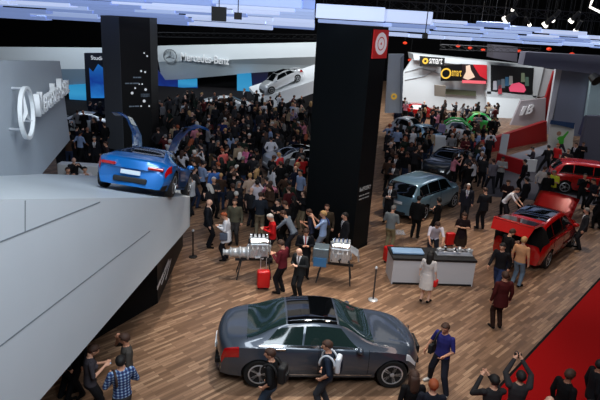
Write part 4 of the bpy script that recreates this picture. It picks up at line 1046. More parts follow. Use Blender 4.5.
def body(pose, outfit='tee', fem=False, hi=False, hair='short'):
    """outfit: tee / long / suit / dress / coat"""
    key = (pose, outfit, fem, hi)
    if key in BODIES: return BODIES[key]
    P = POSES[pose]; g = .90 if fem else 1.0
    lean = P['lean']
    hipz = .92; hip = Vector((0, -lean * .30, hipz))
    def up_(h, x=0, y=0):   # point on the torso at height h above the hips, leaning forward
        return Vector((x, hip.y + math.sin(lean) * h + y * math.cos(lean), hipz + math.cos(lean) * h - y * math.sin(lean)))
    sh = [up_(.50, -.175 * g, -.01), up_(.50, .175 * g, -.01)]
    bones = []   # (a, b, ra, rb, slot)
    topz = 1
    for i, s in ((0, -1), (1, 1)):
        fx, fy = P['f'][i]
        hj = hip + Vector((.085 * s, 0, -.02)); an = Vector((fx, fy, .085))
        d = an - hj; midp = (hj + an) / 2; Lm = .43
        k = math.sqrt(max(0, Lm ** 2 - (d.length / 2) ** 2)) if d.length < 2 * Lm else .02
        kn = midp + Vector((0, min(k, .15) + .01, 0))
        tr = .012 if outfit != 'dress' else -.004
        leg = 2 if outfit != 'dress' else 0
        bones += [(hj, kn, .088 * (1.04 if fem else 1), .062 + tr, 2 if outfit != 'dress' else 2), (kn, an, .060 + tr, .042 + tr * 1.2, leg)]
        yaw = s * .25
        fd = Vector((math.sin(yaw) * 1, math.cos(yaw), 0))
        bones.append((an + fd * -.03 + Vector((0, 0, -.04)), an + fd * .15 + Vector((0, 0, -.05)), .044, .034, 3))
        S_ = sh[i]; e = Vector(P['e'][i]); w_ = Vector(P['w'][i])
        if lean > .3: pass
        E_ = S_ + e * (.95 if fem else 1); W_ = S_ + w_ * (.95 if fem else 1)
        slv = 1 if outfit in ('long', 'suit', 'coat') else 0
        sw_ = .01 if slv else 0
        bones += [(S_ + (E_ - S_) * .02, E_, .056 * g + sw_, .042 * g + sw_, 1), (E_, W_, .040 * g + sw_, .029 * g + sw_, slv)]
        # hand: palm, four fingers and thumb
        hd_ = (W_ - E_).normalized(); pal = W_ + hd_ * .085
        side_ = Vector((0, 1, 0)) - hd_ * hd_.y
        if side_.length < .2: side_ = Vector((-s, 0, 0)) - hd_ * (-s * hd_.x)
        side_.normalize(); nrm2 = hd_.cross(side_) * (-s)
        bones.append((W_ + hd_ * .02, pal - hd_ * .015, .030, .034, 0))
        if hi:
            for j, ln_ in enumerate((.036, .042, .039, .030)):
                b0_ = pal + side_ * (.030 - .021 * j); b1_ = b0_ + hd_ * ln_ + nrm2 * .008; b2_ = b1_ + hd_ * ln_ * .6 + nrm2 * ln_ * .75
                bones += [(b0_ - hd_ * .02, b1_, .0105, .0100, 0), (b1_, b2_, .0100, .0088, 0)]
            t0 = W_ + hd_ * .03 + side_ * .028; t1 = t0 + side_ * .026 + hd_ * .03 + nrm2 * .008; t2 = t1 + hd_ * .028 + side_ * .006 + nrm2 * .010
            bones += [(t0, t1, .014, .012, 0), (t1, t2, .012, .010, 0)]
        else:
            bones += [(pal, pal + hd_ * .05 + nrm2 * .02, .030, .018, 0), (W_ + hd_ * .03 + side_ * .03, W_ + hd_ * .07 + side_ * .05, .014, .010, 0)]
    neck0 = up_(.50); neck1 = up_(.60, 0, .01)
    hp, hy = P['hp'] + lean * .4, P['hy']
    HM = Matrix.Translation(neck1 + Vector((0, 0, .0))) @ Matrix.Rotation(hy, 4, 'Z') @ Matrix.Rotation(-hp, 4, 'X')
    hc = HM @ Vector((0, .022, .118))
    neck_i = len(bones)
    bones.append((neck0 - Vector((0, 0, .03)), neck1 + Vector((0, 0, .03)), .056 * g, .052 * g, 0))
    bm = B()
    for a, b, ra_, rb_, sl in bones: capsule(bm, a, b, ra_, rb_, 12)
    # torso
    th_ = 1.08 if outfit in ('suit', 'coat') else 1.0
    wx = (.150, .168, .135, .150, .165, .10, .055) if fem else (.150, .162, .150, .170, .185, .12, .06)
    hh = (-.10, .0, .20, .36, .47, .535, .57)
    dy = (.11, .115, .10, .115, .10, .075, .05)
    rs = [((up_(h).x, up_(h).y, up_(h).z), w_ * th_, d_ * th_) for h, w_, d_ in zip(hh, wx, dy)]
    rings_loft(bm, rs)
    if fem:
        for s in (-1, 1): ell(bm, up_(.36, s * .07, .085), (.065, .055, .065))
    if outfit == 'dress': rings_loft(bm, [((0, hip.y, .50), .21, .18), ((0, hip.y, .75), .20, .16), ((0, hip.y, 1.0), .155, .12)])
    if outfit == 'coat': rings_loft(bm, [((0, hip.y, .72), .20, .155), ((0, hip.y, .9), .185, .14), ((0, hip.y, 1.1), .16, .12)])
    if outfit == 'suit': rings_loft(bm, [((0, hip.y, .80), .185, .135), ((0, hip.y, 1.0), .17, .125), ((0, hip.y, 1.15), .16, .12)])
    # head
    R3_ = HM.to_3x3()
    ell(bm, HM @ Vector((0, .018, .130)), (.074 * (.96 if fem else 1), .094, .100), R3_)
    ell(bm, HM @ Vector((0, .040, .080)), (.054, .064, .070), R3_)
    capsule(bm, HM @ Vector((0, .108, .125)), HM @ Vector((0, .124, .092)), .010, .014, 8)
    for s in (-1, 1):
        ell(bm, HM @ Vector((.076 * s, .005, .112)), (.012, .022, .034), R3_)
        if hi: ell(bm, HM @ Vector((.030 * s, .096, .145)), (.022, .012, .008), R3_)
    if hi: ell(bm, HM @ Vector((0, .098, .062)), (.026, .012, .010), R3_)
    bmesh.ops.recalc_face_normals(bm, faces=bm.faces[:])
    me = bpy.data.meshes.new('b'); bm.to_mesh(me); bm.free()
    o = bpy.data.objects.new('b', me); COL.objects.link(o)
    md = o.modifiers.new('r', 'REMESH'); md.mode = 'VOXEL'; md.voxel_size = .0105 if hi else .026; md.use_smooth_shade = True
    ms = o.modifiers.new('s', 'SMOOTH'); ms.factor = .5; ms.iterations = 2 if hi else 1
    dg = bpy.context.evaluated_depsgraph_get(); nm = bpy.data.meshes.new_from_object(o.evaluated_get(dg)); nm.name = 'person_body'
    bpy.data.objects.remove(o); bpy.data.meshes.remove(me)
    nm.materials.clear()
    for k in range(NSLOT): nm.materials.append(BLACK)
    inv = HM.inverted()
    chest = [up_(.50, 0, .10), up_(.26, 0, .12)]
    mi = []
    for p in nm.polygons:
        c = p.center; best = 1e9; sl = 1
        hl = inv @ c
        if (hl.z > .012 and hl.length < .30 and abs(hl.x) < .1 and -.12 < hl.y < .16 and c.z > neck1.z - .03):
            sl = 0
            if hi and hl.y > .08:
                if abs(abs(hl.x) - .030) < .016 and abs(hl.z - .128) < .008: sl = 6
                if abs(hl.x) < .024 and abs(hl.z - .062) < .007: sl = 7
        else:
            hgt = (c - hip).dot(Vector((0, math.sin(lean), math.cos(lean))))
            for bi_, (a, b, ra_, rb_, s_) in enumerate(bones):
                if bi_ == neck_i and hgt < .535: continue
                ab = b - a; t = max(0, min(1, (c - a).dot(ab) / ab.length_squared)); dd = (c - a - ab * t).length - (ra_ + (rb_ - ra_) * t)
                if dd < best: best = dd; sl = s_
            # torso against limbs
            if abs(c.x) < .19 and -.16 < hgt < .60:
                loc_y = (c - up_(hgt)).dot(Vector((0, math.cos(lean), -math.sin(lean))))
                r_t = math.hypot(c.x / .17, loc_y / .12)
                if best > .012 or (r_t < 1.12 and sl in (1, 2)): sl = 1 if hgt > (-.02 if outfit in ('tee', 'long') else -.14) else 2
                if sl == 1 and outfit in ('suit', 'coat') and loc_y > .05 and hgt > .22:
                    wv = .012 + (hgt - .22) * .20
                    if abs(c.x) < wv: sl = 4
                    if abs(c.x) < .018 and outfit == 'suit': sl = 5
            if outfit == 'dress' and .47 < c.z < 1.05 and sl in (2, 0) and abs(c.x) < .23 and abs(c.y) < .2: sl = 2 if best > -1 else sl
            if outfit == 'dress' and c.z < .48 and sl == 2: sl = 0
            if outfit == 'coat' and c.z > .70 and sl == 2: sl = 1
            if outfit == 'suit' and c.z > .80 and sl == 2 and abs(c.y - hip.y) < .2: sl = 1
        mi.append(sl)
    nm.polygons.foreach_set('material_index', mi); nm.update()
    BODIES[key] = (nm, HM)
    return BODIES[key]
HAIRS = {}
def hair_mesh(kind, hi):
    k = (kind, hi)
    if k in HAIRS: return HAIRS[k]
    bm = B(); r = bmesh.ops.create_uvsphere(bm, u_segments=24 if hi else 12, v_segments=16 if hi else 9, radius=1)
    rn = random.Random(5)
    for v in bm.verts:
        c = v.co.copy(); jit = 1 + rn.uniform(-.03, .05)
        v.co = Vector((c.x * .083 * jit, .008 + c.y * .102 * jit, .140 + c.z * .102 * jit))
    kill = []
    for v in bm.verts:
        p = v.co; front = p.y
        lim = .165 if front > .06 else (.125 if front > .02 else (.10 if front > -.02 else .055))
        if kind == 'long': lim = .165 if front > .06 else (.10 if front > .025 else -.4)
        if kind == 'balding': lim = .5 if p.z > .19 or front > .0 else .06
        if p.z < lim: kill.append(v)
    bmesh.ops.delete(bm, geom=kill, context='VERTS')
    bmesh.ops.solidify(bm, geom=bm.faces[:], thickness=-.006)
    if kind == 'long':
        rings_loft(bm, [((0, -.045, .17), .078, .06), ((0, -.06, .08), .085, .05), ((0, -.075, -.02), .09, .04), ((0, -.085, -.12), .08, .035), ((0, -.085, -.20), .05, .02)], 14)
        for s in (-1, 1): capsule(bm, (s * .075, .005, .14), (s * .085, -.01, -.05), .02, .02, 8)
    me = bpy.data.meshes.new('hair'); bm.to_mesh(me); bm.free(); me.materials.append(BLACK)
    for p in me.polygons: p.use_smooth = True
    HAIRS[k] = me; return me
CL = {}
def cloth(rgb):
    return mat('cloth_%d_%d_%d' % rgb, rgb, .85, noise=.15, nscale=9, spec=.2)
SK = [mat('skin_light', (214, 160, 132), .55), mat('skin_mid', (190, 134, 106), .55), mat('skin_tan', (150, 98, 74), .6), mat('skin_pale', (226, 178, 154), .55)]
EYE = mat('eye_dark', (40, 26, 20), .3); LIP = mat('lips', (160, 84, 76), .5)
HC = {'black': mat('hair_black', (18, 14, 13), .7), 'brown': mat('hair_brown', (62, 38, 26), .7), 'blond': mat('hair_blond', (186, 146, 96), .7), 'white': mat('hair_white', (205, 200, 194), .7), 'red': mat('hair_red', (150, 72, 36), .7), 'grey': mat('hair_grey', (120, 116, 112), .7)}
HEROES = []
PSET = []
def person(pos, az, pose, outfit, top, bottom, hairc, label, fem=False, hi=False, hk='short', skin=0, sc=1.0, shirt=(225, 225, 228), tie=(60, 30, 34), shoes=(20, 18, 18), group=None):
    me, HM = body(pose, outfit, fem, hi)
    r = bpy.data.objects.new('person', None); COL.objects.link(r); r.empty_display_size = .2
    r.location = pos; r.rotation_euler = (0, 0, az); r.scale = (sc * 1.12, sc * 1.12, sc)
    tag(r, label, 'person', group)
    b = bpy.data.objects.new('body', me); COL.objects.link(b); b.parent = r
    ms = [SK[skin % 4], cloth(top), cloth(bottom), cloth(shoes), cloth(shirt) if outfit in ('suit', 'coat') else cloth(top), cloth(tie) if outfit == 'suit' else cloth(top), EYE, LIP]
    for i, m_ in enumerate(ms): b.material_slots[i].link = 'OBJECT'; b.material_slots[i].material = m_
    if hairc:
        h = bpy.data.objects.new('hair', hair_mesh(hk, hi)); COL.objects.link(h); h.parent = r; h.matrix_local = HM
        h.material_slots[0].link = 'OBJECT'; h.material_slots[0].material = HC[hairc]
    PSET.append((pos[0], pos[1]))
    return r
def facing(p, dirn):
    """dirn: angle in degrees, 0 away from camera, 90 = to the picture's left, 180 towards the camera, -90 = right"""
    return math.radians(dirn) - math.atan2(p[0], p[1])
def H(x, y, dirn, pose, outfit, top, bottom, hairc, label, **k):
    p = pz(x, y); p.z = k.pop('z', 0)
    r = person(p, facing(p, dirn), pose, outfit, top, bottom, hairc, label, **k)
    return r
NAVY = (22, 28, 46); BLK = (18, 18, 20); DG = (46, 47, 52); JEAN = (44, 60, 86)
STRAP = mat('strap_white', (214, 220, 228), .6); BAGB = mat('bag_black', (20, 20, 22), .7)
def strap(r, m, s=1, sc=1.0):
    bm = B(); pts = []
    for k in range(13):
        t = k / 12; an = PI * 1.0 * t
        pts.append((s * (.12 - .0 * t), .150 * math.cos(an) * 1.0 if k not in (0, 12) else (.14 if k == 0 else -.14), 1.22 + .25 * math.sin(an)))
    tube(bm, pts, .022, 6); return link('bag_strap', bm, m, r, True)
def thing_bag(pos, rz, size, m, label, sc=1.0):
    r = empty('shoulder_bag', pos, rz, sc); tag(r, label, 'bag')
    bm = B(); box(bm, (0, 0, 0), size, None, min(size) * .25, 3); link('bag_body', bm, m, r, True)
    bm = B(); tube(bm, [(-size[0] * .4, 0, size[2] * .45), (0, 0, size[2] * .8), (size[0] * .4, 0, size[2] * .45)], .012, 6); link('handle', bm, m, r)
    return r
def local(r, x, y, z):
    c, s_ = math.cos(r.rotation_euler.z), math.sin(r.rotation_euler.z); k = r.scale.x
    return Vector((r.location.x + (x * c - y * s_) * k, r.location.y + (x * s_ + y * c) * k, z * r.scale.z + r.location.z))
def camera_in_hands(r, label, z=1.47, y=.40):
    p = local(r, 0, y, z); q = empty('photo_camera', p[:], r.rotation_euler.z); tag(q, label, 'camera')
    bm = B(); box(bm, (0, 0, 0), (.14, .07, .10), None, .01); link('camera_body', bm, BAGB, q)
    bm = B(); tube(bm, [(0, .03, 0), (0, .11, 0)], .035, 12); link('lens', bm, BAGB, q)

# foreground
r = H(269, 421, 70, 'pocket', 'tee', (16, 17, 20), (52, 66, 84), 'brown', 'man in black T-shirt and jeans with a black backpack in front of the graphite saloon', hi=True, hk='short')
strap(r, BAGB, -1); strap(r, BAGB, 1); p = local(r, 0, -.22, 1.25)
bp = empty('backpack', p[:], r.rotation_euler.z); tag(bp, 'black backpack on the back of the man in the black T-shirt', 'backpack')
bm = B(); box(bm, (0, 0, 0), (.28, .16, .40), None, .05, 3); link('bag_body', bm, BAGB, bp, True); bm = B(); box(bm, (0, -.09, -.06), (.2, .05, .2), None, .02); link('front_pocket', bm, BAGB, bp, True)
r = H(324, 411, 80, 'pocket', 'tee', (26, 36, 52), (50, 52, 58), 'brown', 'man in navy polo shirt with white bag straps standing at the saloon front door', hi=True)
strap(r, STRAP, 1); strap(r, STRAP, -1); p = local(r, .0, -.2, 1.25)
bp = empty('backpack', p[:], r.rotation_euler.z); tag(bp, 'slim white and navy backpack worn by the man in the navy polo shirt', 'backpack')
bm = B(); box(bm, (0, 0, 0), (.26, .12, .38), None, .05, 3); link('bag_body', bm, STRAP, bp, True); bm = B(); box(bm, (0, -.065, -.04), (.16, .03, .22), None, .01); link('front_pocket', bm, cloth(NAVY), bp, True)
r = H(437, 388, 150, 'stride', 'tee', (44, 44, 108), (30, 32, 42), 'brown', 'man in purple-blue polo shirt walking at the front of the saloon', hi=True, shoes=(190, 186, 180), skin=1)
strap(r, BAGB, 1); thing_bag(local(r, .25, -.02, .95), r.rotation_euler.z, (.1, .28, .24), BAGB, 'black shoulder bag at the side of the man in the purple-blue polo')
H(405, 446, 20, 'stand', 'long', (16, 14, 16), (18, 18, 20), 'brown', 'long-haired brunette in black seen from behind at the bottom edge', fem=True, hi=True, hk='long')
H(423, 456, 10, 'stand', 'long', (24, 26, 36), (18, 18, 20), 'red', 'reddish-haired person in a dark jacket at the bottom edge beside the long-haired brunette', hi=True)
r = H(507, 444, 20, 'overhead', 'long', (50, 48, 50), (22, 22, 24), 'black', 'person in grey sleeves raising a camera overhead at the bottom right', hi=True)
camera_in_hands(r, 'black camera held up overhead at the bottom right', 1.86, .36)
H(482, 450, 30, 'camera', 'long', (42, 40, 42), (22, 22, 24), 'black', 'dark-clothed person left of the one raising a camera at the bottom edge', hi=True)
H(553, 442, -40, 'stand', 'long', (14, 13, 15), BLK, 'brown', 'dark-haired person in black on the red carpet looking right', hi=True, skin=2)
H(583, 430, -60, 'stand', 'long', (20, 20, 24), BLK, 'black', 'person in black on the red carpet near the right edge, turned right', hi=True, skin=2)
H(602, 442, 30, 'stand', 'long', (26, 28, 34), BLK, 'black', 'person in dark jacket cut off by the right edge of the picture, lower right', hi=True)
H(572, 478, 10, 'arms', 'coat', (28, 30, 36), BLK, 'black', 'broad-shouldered person in dark coat at the very bottom right', hi=True, shirt=(40, 40, 44))
H(533, 474, 0, 'stand', 'long', (60, 50, 50), BLK, None, 'bald person just peeping in at the bottom edge over the red carpet', hi=True, skin=3)
# lower left, by the ramp
r = H(93, 419, -80, 'phone', 'tee', (62, 58, 64), (28, 28, 32), 'brown', 'woman in dark grey T-shirt looking at a phone under the ramp', fem=True, hi=True)
q = empty('mobile_phone', local(r, 0, .33, 1.22)[:], r.rotation_euler.z); tag(q, 'mobile phone in the hands of the woman in dark grey', 'phone'); bm = B(); box(bm, (0, 0, 0), (.07, .12, .012), None, .004); link('phone_body', bm, BLACK, q); bm = B(); box(bm, (0, 0, .008), (.06, .1, .002)); link('phone_screen', bm, mat('phone_lit', (170, 190, 210), .2, emit=.4), q)
# plaid shirt
def plaid():
    m = bpy.data.materials.new('plaid_blue'); m.use_nodes = True; nt = m.node_tree; L = nt.links.new
    b = nt.nodes['Principled BSDF']; tc = nt.nodes.new('ShaderNodeTexCoord')
    w1 = nt.nodes.new('ShaderNodeTexWave'); w1.bands_direction = 'X'; w1.inputs['Scale'].default_value = 5
    w2 = nt.nodes.new('ShaderNodeTexWave'); w2.bands_direction = 'Z'; w2.inputs['Scale'].default_value = 5
    L(tc.outputs['Object'], w1.inputs[0]); L(tc.outputs['Object'], w2.inputs[0])
    ad = nt.nodes.new('ShaderNodeMath'); ad.operation = 'ADD'; L(w1.outputs['Fac'], ad.inputs[0]); L(w2.outputs['Fac'], ad.inputs[1])
    cr = nt.nodes.new('ShaderNodeValToRGB'); cr.color_ramp.interpolation = 'CONSTANT'; e = cr.color_ramp.elements
    mm = nt.nodes.new('ShaderNodeMath'); mm.operation = 'MULTIPLY'; mm.inputs[1].default_value = .5; L(ad.outputs[0], mm.inputs[0])
    e[0].color = (*lin((36, 48, 92)), 1); e[1].position = .45; e[1].color = (*lin((70, 100, 150)), 1); q_ = e.new(.75); q_.color = (*lin((160, 182, 205)), 1)
    L(mm.outputs[0], cr.inputs[0]); L(cr.outputs[0], b.inputs['Base Color']); b.inputs['Roughness'].default_value = .85
    return m
PL = plaid()
r = H(124, 432, 15, 'arms', 'long', (60, 84, 130), (66, 66, 70), 'black', 'person in blue plaid shirt and grey trousers seen from behind at the lower left', hi=True)
for o_ in r.children:
    if o_.name.startswith('body'): o_.material_slots[1].material = PL; o_.material_slots[5].material = PL; o_.material_slots[4].material = PL
strap(r, mat('strap_brown', (60, 40, 34), .7), -1)
H(129, 405, 95, 'ear', 'tee', (70, 66, 62), (30, 30, 34), 'brown', 'person holding an arm to the head behind the plaid shirt', hi=True, skin=1)
H(64, 400, -60, 'stand', 'suit', BLK, (16, 16, 20), 'black', 'dark-suited person standing half hidden under the ramp fascia')
H(80, 394, 120, 'stand', 'suit', BLK, (22, 22, 26), 'brown', 'person in dark trousers under the ramp beside the woman with the phone')

# middle ground
H(208, 247, -90, 'stand', 'suit', (20, 24, 32), (18, 20, 26), None, 'bald man in dark suit standing at the end of the white ramp', skin=3, sc=1.04)
r = H(226, 260, 80, 'phone', 'coat', (222, 224, 232), (22, 22, 28), 'red', 'red-haired woman in a long white shirt beside the first engine', fem=True, shirt=(222, 224, 232))
thing_bag(local(r, -.2, .05, .95), r.rotation_euler.z, (.1, .26, .26), mat('bag_blue_grey', (84, 92, 110), .7), 'grey-blue bag carried by the woman in the long white shirt')
H(234, 244, 170, 'stand', 'long', (84, 82, 68), (46, 44, 44), 'brown', 'person in olive shirt behind the woman in the long white shirt')
H(271, 262, 100, 'phone', 'long', (190, 26, 30), (30, 28, 30), 'white', 'white-haired man in bright red jacket behind the first engine', sc=1.02)
H(259, 236, 0, 'phone', 'long', (38, 44, 54), (128, 116, 96), 'brown', 'man in dark top and khaki trousers with back turned left of the red jacket')
H(269, 222, 10, 'camera', 'long', (206, 130, 150), (26, 24, 28), 'brown', 'man in pink shirt raising a camera in the crowd')
H(256, 221, 0, 'camera', 'long', (214, 206, 214), (28, 28, 34), 'black', 'person in pale shirt right beside the man in the pink shirt')
H(281, 293, 60, 'phone', 'long', (96, 28, 38), (24, 22, 26), 'brown', 'man in burgundy shirt and black trousers by the red suitcase', sc=1.0, hi=True)
H(298, 297, 150, 'phone', 'suit', (34, 36, 38), (30, 30, 32), None, 'bald man in dark suit facing away beside the man in burgundy', skin=3, sc=.95, hi=True)
H(303, 277, 185, 'phone', 'suit', (22, 22, 28), (22, 22, 26), 'brown', 'man in dark suit with a bright red tie between the two engines', tie=(196, 24, 34), hi=True)
H(288, 255, 70, 'bend', 'long', (110, 120, 134), (36, 38, 46), 'brown', 'stooping person in grey-blue shirt left of the man with the red tie')
H(309, 255, 85, 'phone', 'tee', (44, 48, 66), (28, 28, 34), 'brown', 'man in slate T-shirt right behind the man with the red tie', skin=1)
H(285, 246, 60, 'phone', 'long', (24, 22, 24), BLK, 'brown', 'person in black with hands raised to the face behind the first engine')
r = H(321, 259, 80, 'camera', 'tee', (156, 180, 220), (120, 130, 146), 'blond', 'blonde person in light blue shirt raising a camera in front of the black pillar', fem=True, hi=True, sc=1.03)
camera_in_hands(r, 'black camera held by the blonde person in light blue'); strap(r, mat('strap_blue', (60, 80, 140), .6), 1)
H(324, 249, 170, 'stand', 'long', (66, 56, 44), (36, 34, 32), 'brown', 'man in olive-brown jacket close against the black pillar')
H(342, 259, 110, 'stand', 'suit', (30, 30, 36), (26, 26, 30), 'black', 'man in charcoal suit standing against the front of the black pillar', hi=True)
H(388, 250, -20, 'phone', 'long', (120, 126, 128), (138, 128, 98), 'grey', 'man in grey checked shirt and khaki trousers beside the black pillar')
r = H(387, 222, 170, 'phone', 'suit', (26, 26, 30), (22, 22, 26), 'black', 'man in black suit reading white papers right of the black pillar', skin=3)
q = empty('paper_sheet', local(r, 0, .32, 1.18)[:], r.rotation_euler.z); tag(q, 'white papers in the hands of the suited man by the pillar', 'paper'); bm = B(); box(bm, (0, 0, 0), (.21, .3, .01), Matrix.Rotation(.5, 3, 'X')); link('sheet', bm, WHITE, q)
H(414, 238, -10, 'stand', 'suit', (16, 16, 18), (16, 16, 18), 'black', 'man in black suit at the rear corner of the light blue crossover')
H(434, 240, 60, 'arms', 'tee', (16, 16, 18), (16, 16, 18), 'black', 'person in black short sleeves at the side of the light blue crossover', fem=True)
H(431, 262, 190, 'bend', 'tee', (216, 208, 220), (40, 40, 48), 'brown', 'person in white shirt leaning over the far side of the counter', hi=True)
r = H(424, 302, -15, 'stand', 'dress', (206, 200, 198), (214, 208, 204), 'black', 'long-haired woman in white dress in front of the counter', fem=True, hi=True, hk='long', skin=3, sc=.97)
thing_bag(local(r, .24, .05, .72), r.rotation_euler.z, (.1, .22, .2), REDL, 'small red handbag carried by the woman in the white dress')
H(458, 257, 185, 'phone', 'dress', (34, 20, 24), (48, 34, 26), 'brown', 'woman in a long dark brown patterned dress right of the red case', fem=True, hk='long', sc=1.02)
H(463, 222, 180, 'stand', 'suit', (34, 36, 46), (28, 28, 34), 'white', 'grey-suited man with lilac tie facing the camera at the nose of the light blue crossover', tie=(120, 110, 150))
H(480, 229, 30, 'phone', 'suit', (26, 28, 34), (24, 24, 28), 'brown', 'tall man in dark suit turned away right of the man with the lilac tie', sc=1.04)
H(503, 216, 160, 'phone', 'long', (34, 20, 22), (20, 18, 20), 'brown', 'person in dark maroon standing left of the open red tailgate')
H(521, 214, 60, 'stand', 'suit', (20, 22, 28), (18, 18, 22), 'black', 'man in black suit standing at the edge of the grey carpet')
H(505, 222, -100, 'bend', 'tee', (214, 214, 222), (30, 30, 36), 'brown', 'man in white T-shirt bending over the left side of the open red hatchback', skin=3)
H(515, 286, -20, 'stand', 'tee', (204, 150, 110), (110, 130, 150), 'blond', 'fair-haired person in peach top and pale jeans by the open boot', hi=True)
H(502, 276, -50, 'phone', 'long', (22, 20, 22), (30, 34, 50), 'brown', 'dark-haired person in black leaning beside the peach top', hi=True)
r = H(495, 293, 160, 'walk', 'long', (26, 24, 28), (40, 52, 86), 'black', 'person in black jacket and blue jeans striding behind the open hatchback', hi=True)
H(496, 328, 30, 'stand', 'coat', (70, 22, 22), (44, 26, 20), 'brown', 'person in dark red-brown coat alone on the planks below the open hatchback', hi=True, shirt=(60, 20, 22), skin=1)
H(579, 249, 100, 'stand', 'suit', (44, 46, 50), (38, 38, 42), 'grey', 'grey-suited man in a light cap at the front of the open red hatchback', hi=True, sc=.98)
H(549, 204, 150, 'phone', 'tee', (206, 212, 60), (26, 26, 30), 'grey', 'person in bright yellow-green vest behind the open bonnet')
H(538, 200, -40, 'walk', 'long', (196, 186, 180), (40, 40, 46), 'brown', 'person in cream shirt left of the yellow-green vest')
H(543, 207, 20, 'phone', 'long', (18, 18, 20), (18, 18, 22), 'black', 'person in black in front of the yellow-green vest', skin=2)
H(563, 178, 180, 'arms', 'long', (34, 26, 28), BLK, 'black', 'person in dark red cap leaning by the roof of the far red hatchback')
H(553, 172, 150, 'stand', 'tee', (196, 30, 34), BLK, 'red', 'person in red top behind the far red hatchback')
H(498, 188, 180, 'phone', 'long', (160, 160, 160), (22, 22, 26), 'black', 'person in black and white patterned top on the grey carpet')
H(478, 183, 150, 'stand', 'suit', (26, 28, 36), (24, 24, 28), 'white', 'white-haired man in dark suit left of the patterned top')
H(489, 192, 30, 'walk', 'long', (110, 106, 116), (34, 34, 40), 'brown', 'person in grey-lilac top walking left of the patterned top')
H(544, 174, 30, 'stride', 'long', (18, 18, 20), BLK, 'black', 'person in black striding across the grey carpet below the poster')
H(571, 171, 150, 'stand', 'suit', (20, 20, 24), BLK, 'black', 'man in black at the right of the poster board')
H(578, 169, 190, 'phone', 'long', (24, 22, 26), BLK, 'brown', 'second dark-clothed person right of the poster board beside the grey wall')
H(529, 176, 100, 'phone', 'long', (44, 40, 48), BLK, 'black', 'dark-clothed person right behind the white notice board')
H(520, 192, 70, 'stand', 'long', (18, 18, 24), BLK, 'black', 'person in black at the left of the notice board on the grey carpet')
H(489, 140, 0, 'stand', 'long', (14, 14, 16), BLK, 'black', 'person in black standing on the white stand left of the red wall')
H(494, 141, 60, 'pocket', 'long', (16, 16, 18), BLK, 'black', 'second person in black directly beside the red wall tip')
H(588, 214, 120, 'phone', 'long', (30, 30, 36), BLK, 'brown', 'dark-clothed person beside the nose of the far red hatchback')
H(596, 222, 100, 'phone', 'suit', (34, 34, 40), BLK, 'black', 'man in dark suit at the right edge beyond the far red hatchback')
H(600, 206, 160, 'stand', 'long', (60, 34, 36), BLK, 'brown', 'person in maroon at the right edge behind the suited man')
H(578, 208, 200, 'camera', 'long', (22, 22, 26), BLK, 'black', 'person with raised camera in front of the far red hatchback')
# photographers behind the ramp
H(76, 196, 200, 'camera', 'long', (28, 28, 32), BLK, None, 'bald photographer in black behind the ramp beside the grey logo wall', skin=3)
H(87, 207, 190, 'camera', 'long', (212, 210, 216), BLK, 'black', 'photographer in white shirt left of the blue sports coupe')
H(70, 208, -150, 'camera', 'long', (40, 42, 50), BLK, 'brown', 'photographer in dark jacket right beside the grey logo wall corner')
H(96, 170, 170, 'stand', 'suit', (24, 26, 32), BLK, 'grey', 'grey-haired man in dark suit with white shirt before the dotted pillar')
H(108, 176, 90, 'stand', 'long', (50, 40, 44), BLK, 'brown', 'person in dark plum behind the left gullwing door')
H(171, 205, 180, 'stand', 'suit', (20, 20, 24), BLK, 'brown', 'suited man directly behind the right gullwing door')
H(192, 216, 70, 'phone', 'long', (196, 200, 206), (30, 30, 34), 'brown', 'person in pale sleeves right beside the nose of the blue sports coupe')
H(214, 205, 20, 'stand', 'long', (70, 116, 190), (40, 44, 60), 'brown', 'person in bright blue shirt in the crowd right of the ramp end')
H(285, 165, 20, 'stand', 'long', (214, 214, 224), (40, 40, 50), 'black', 'man in white shirt standing behind the silver saloon roof') if False else None
H(270, 168, 10, 'pocket', 'long', (226, 226, 234), (36, 38, 48), 'black', 'man in gleaming white shirt behind the silver saloon in the crowd')
H(223, 183, 40, 'phone', 'long', (226, 110, 104), (34, 30, 36), 'red', 'person in salmon-coloured top in the middle of the left crowd')
H(246, 180, 150, 'phone', 'long', (220, 120, 160), (40, 36, 46), 'brown', 'woman in pink top in the crowd left of the silver saloon', fem=True)
H(222, 150, 0, 'stand', 'long', (28, 40, 92), (20, 20, 30), 'black', 'broad person in royal blue jacket deep in the left crowd', sc=1.08)
H(183, 158, 0, 'stand', 'long', (120, 76, 96), (20, 20, 30), 'grey', 'person in mauve top just above the right gullwing door')
H(279, 187, 60, 'phone', 'long', (214, 60, 66), (30, 30, 36), 'blond', 'person in red and white top at the flank of the silver saloon')
H(196, 184, -40, 'camera', 'long', (190, 190, 196), (30, 30, 36), 'grey', 'photographer in pale jacket right of the raised gullwing door')
H(249, 213, 30, 'arms', 'long', (196, 170, 150), (40, 36, 40), 'blond', 'fair-haired person in beige top left of the pale shirt in the crowd')
H(169, 118, 0, 'camera', 'long', (12, 12, 16), BLK, 'black', 'dark silhouette of a cameraman against the blue backdrop')
H(185, 126, 200, 'stand', 'long', (214, 218, 224), (30, 30, 36), 'brown', 'person in white shirt near the blue backdrop')

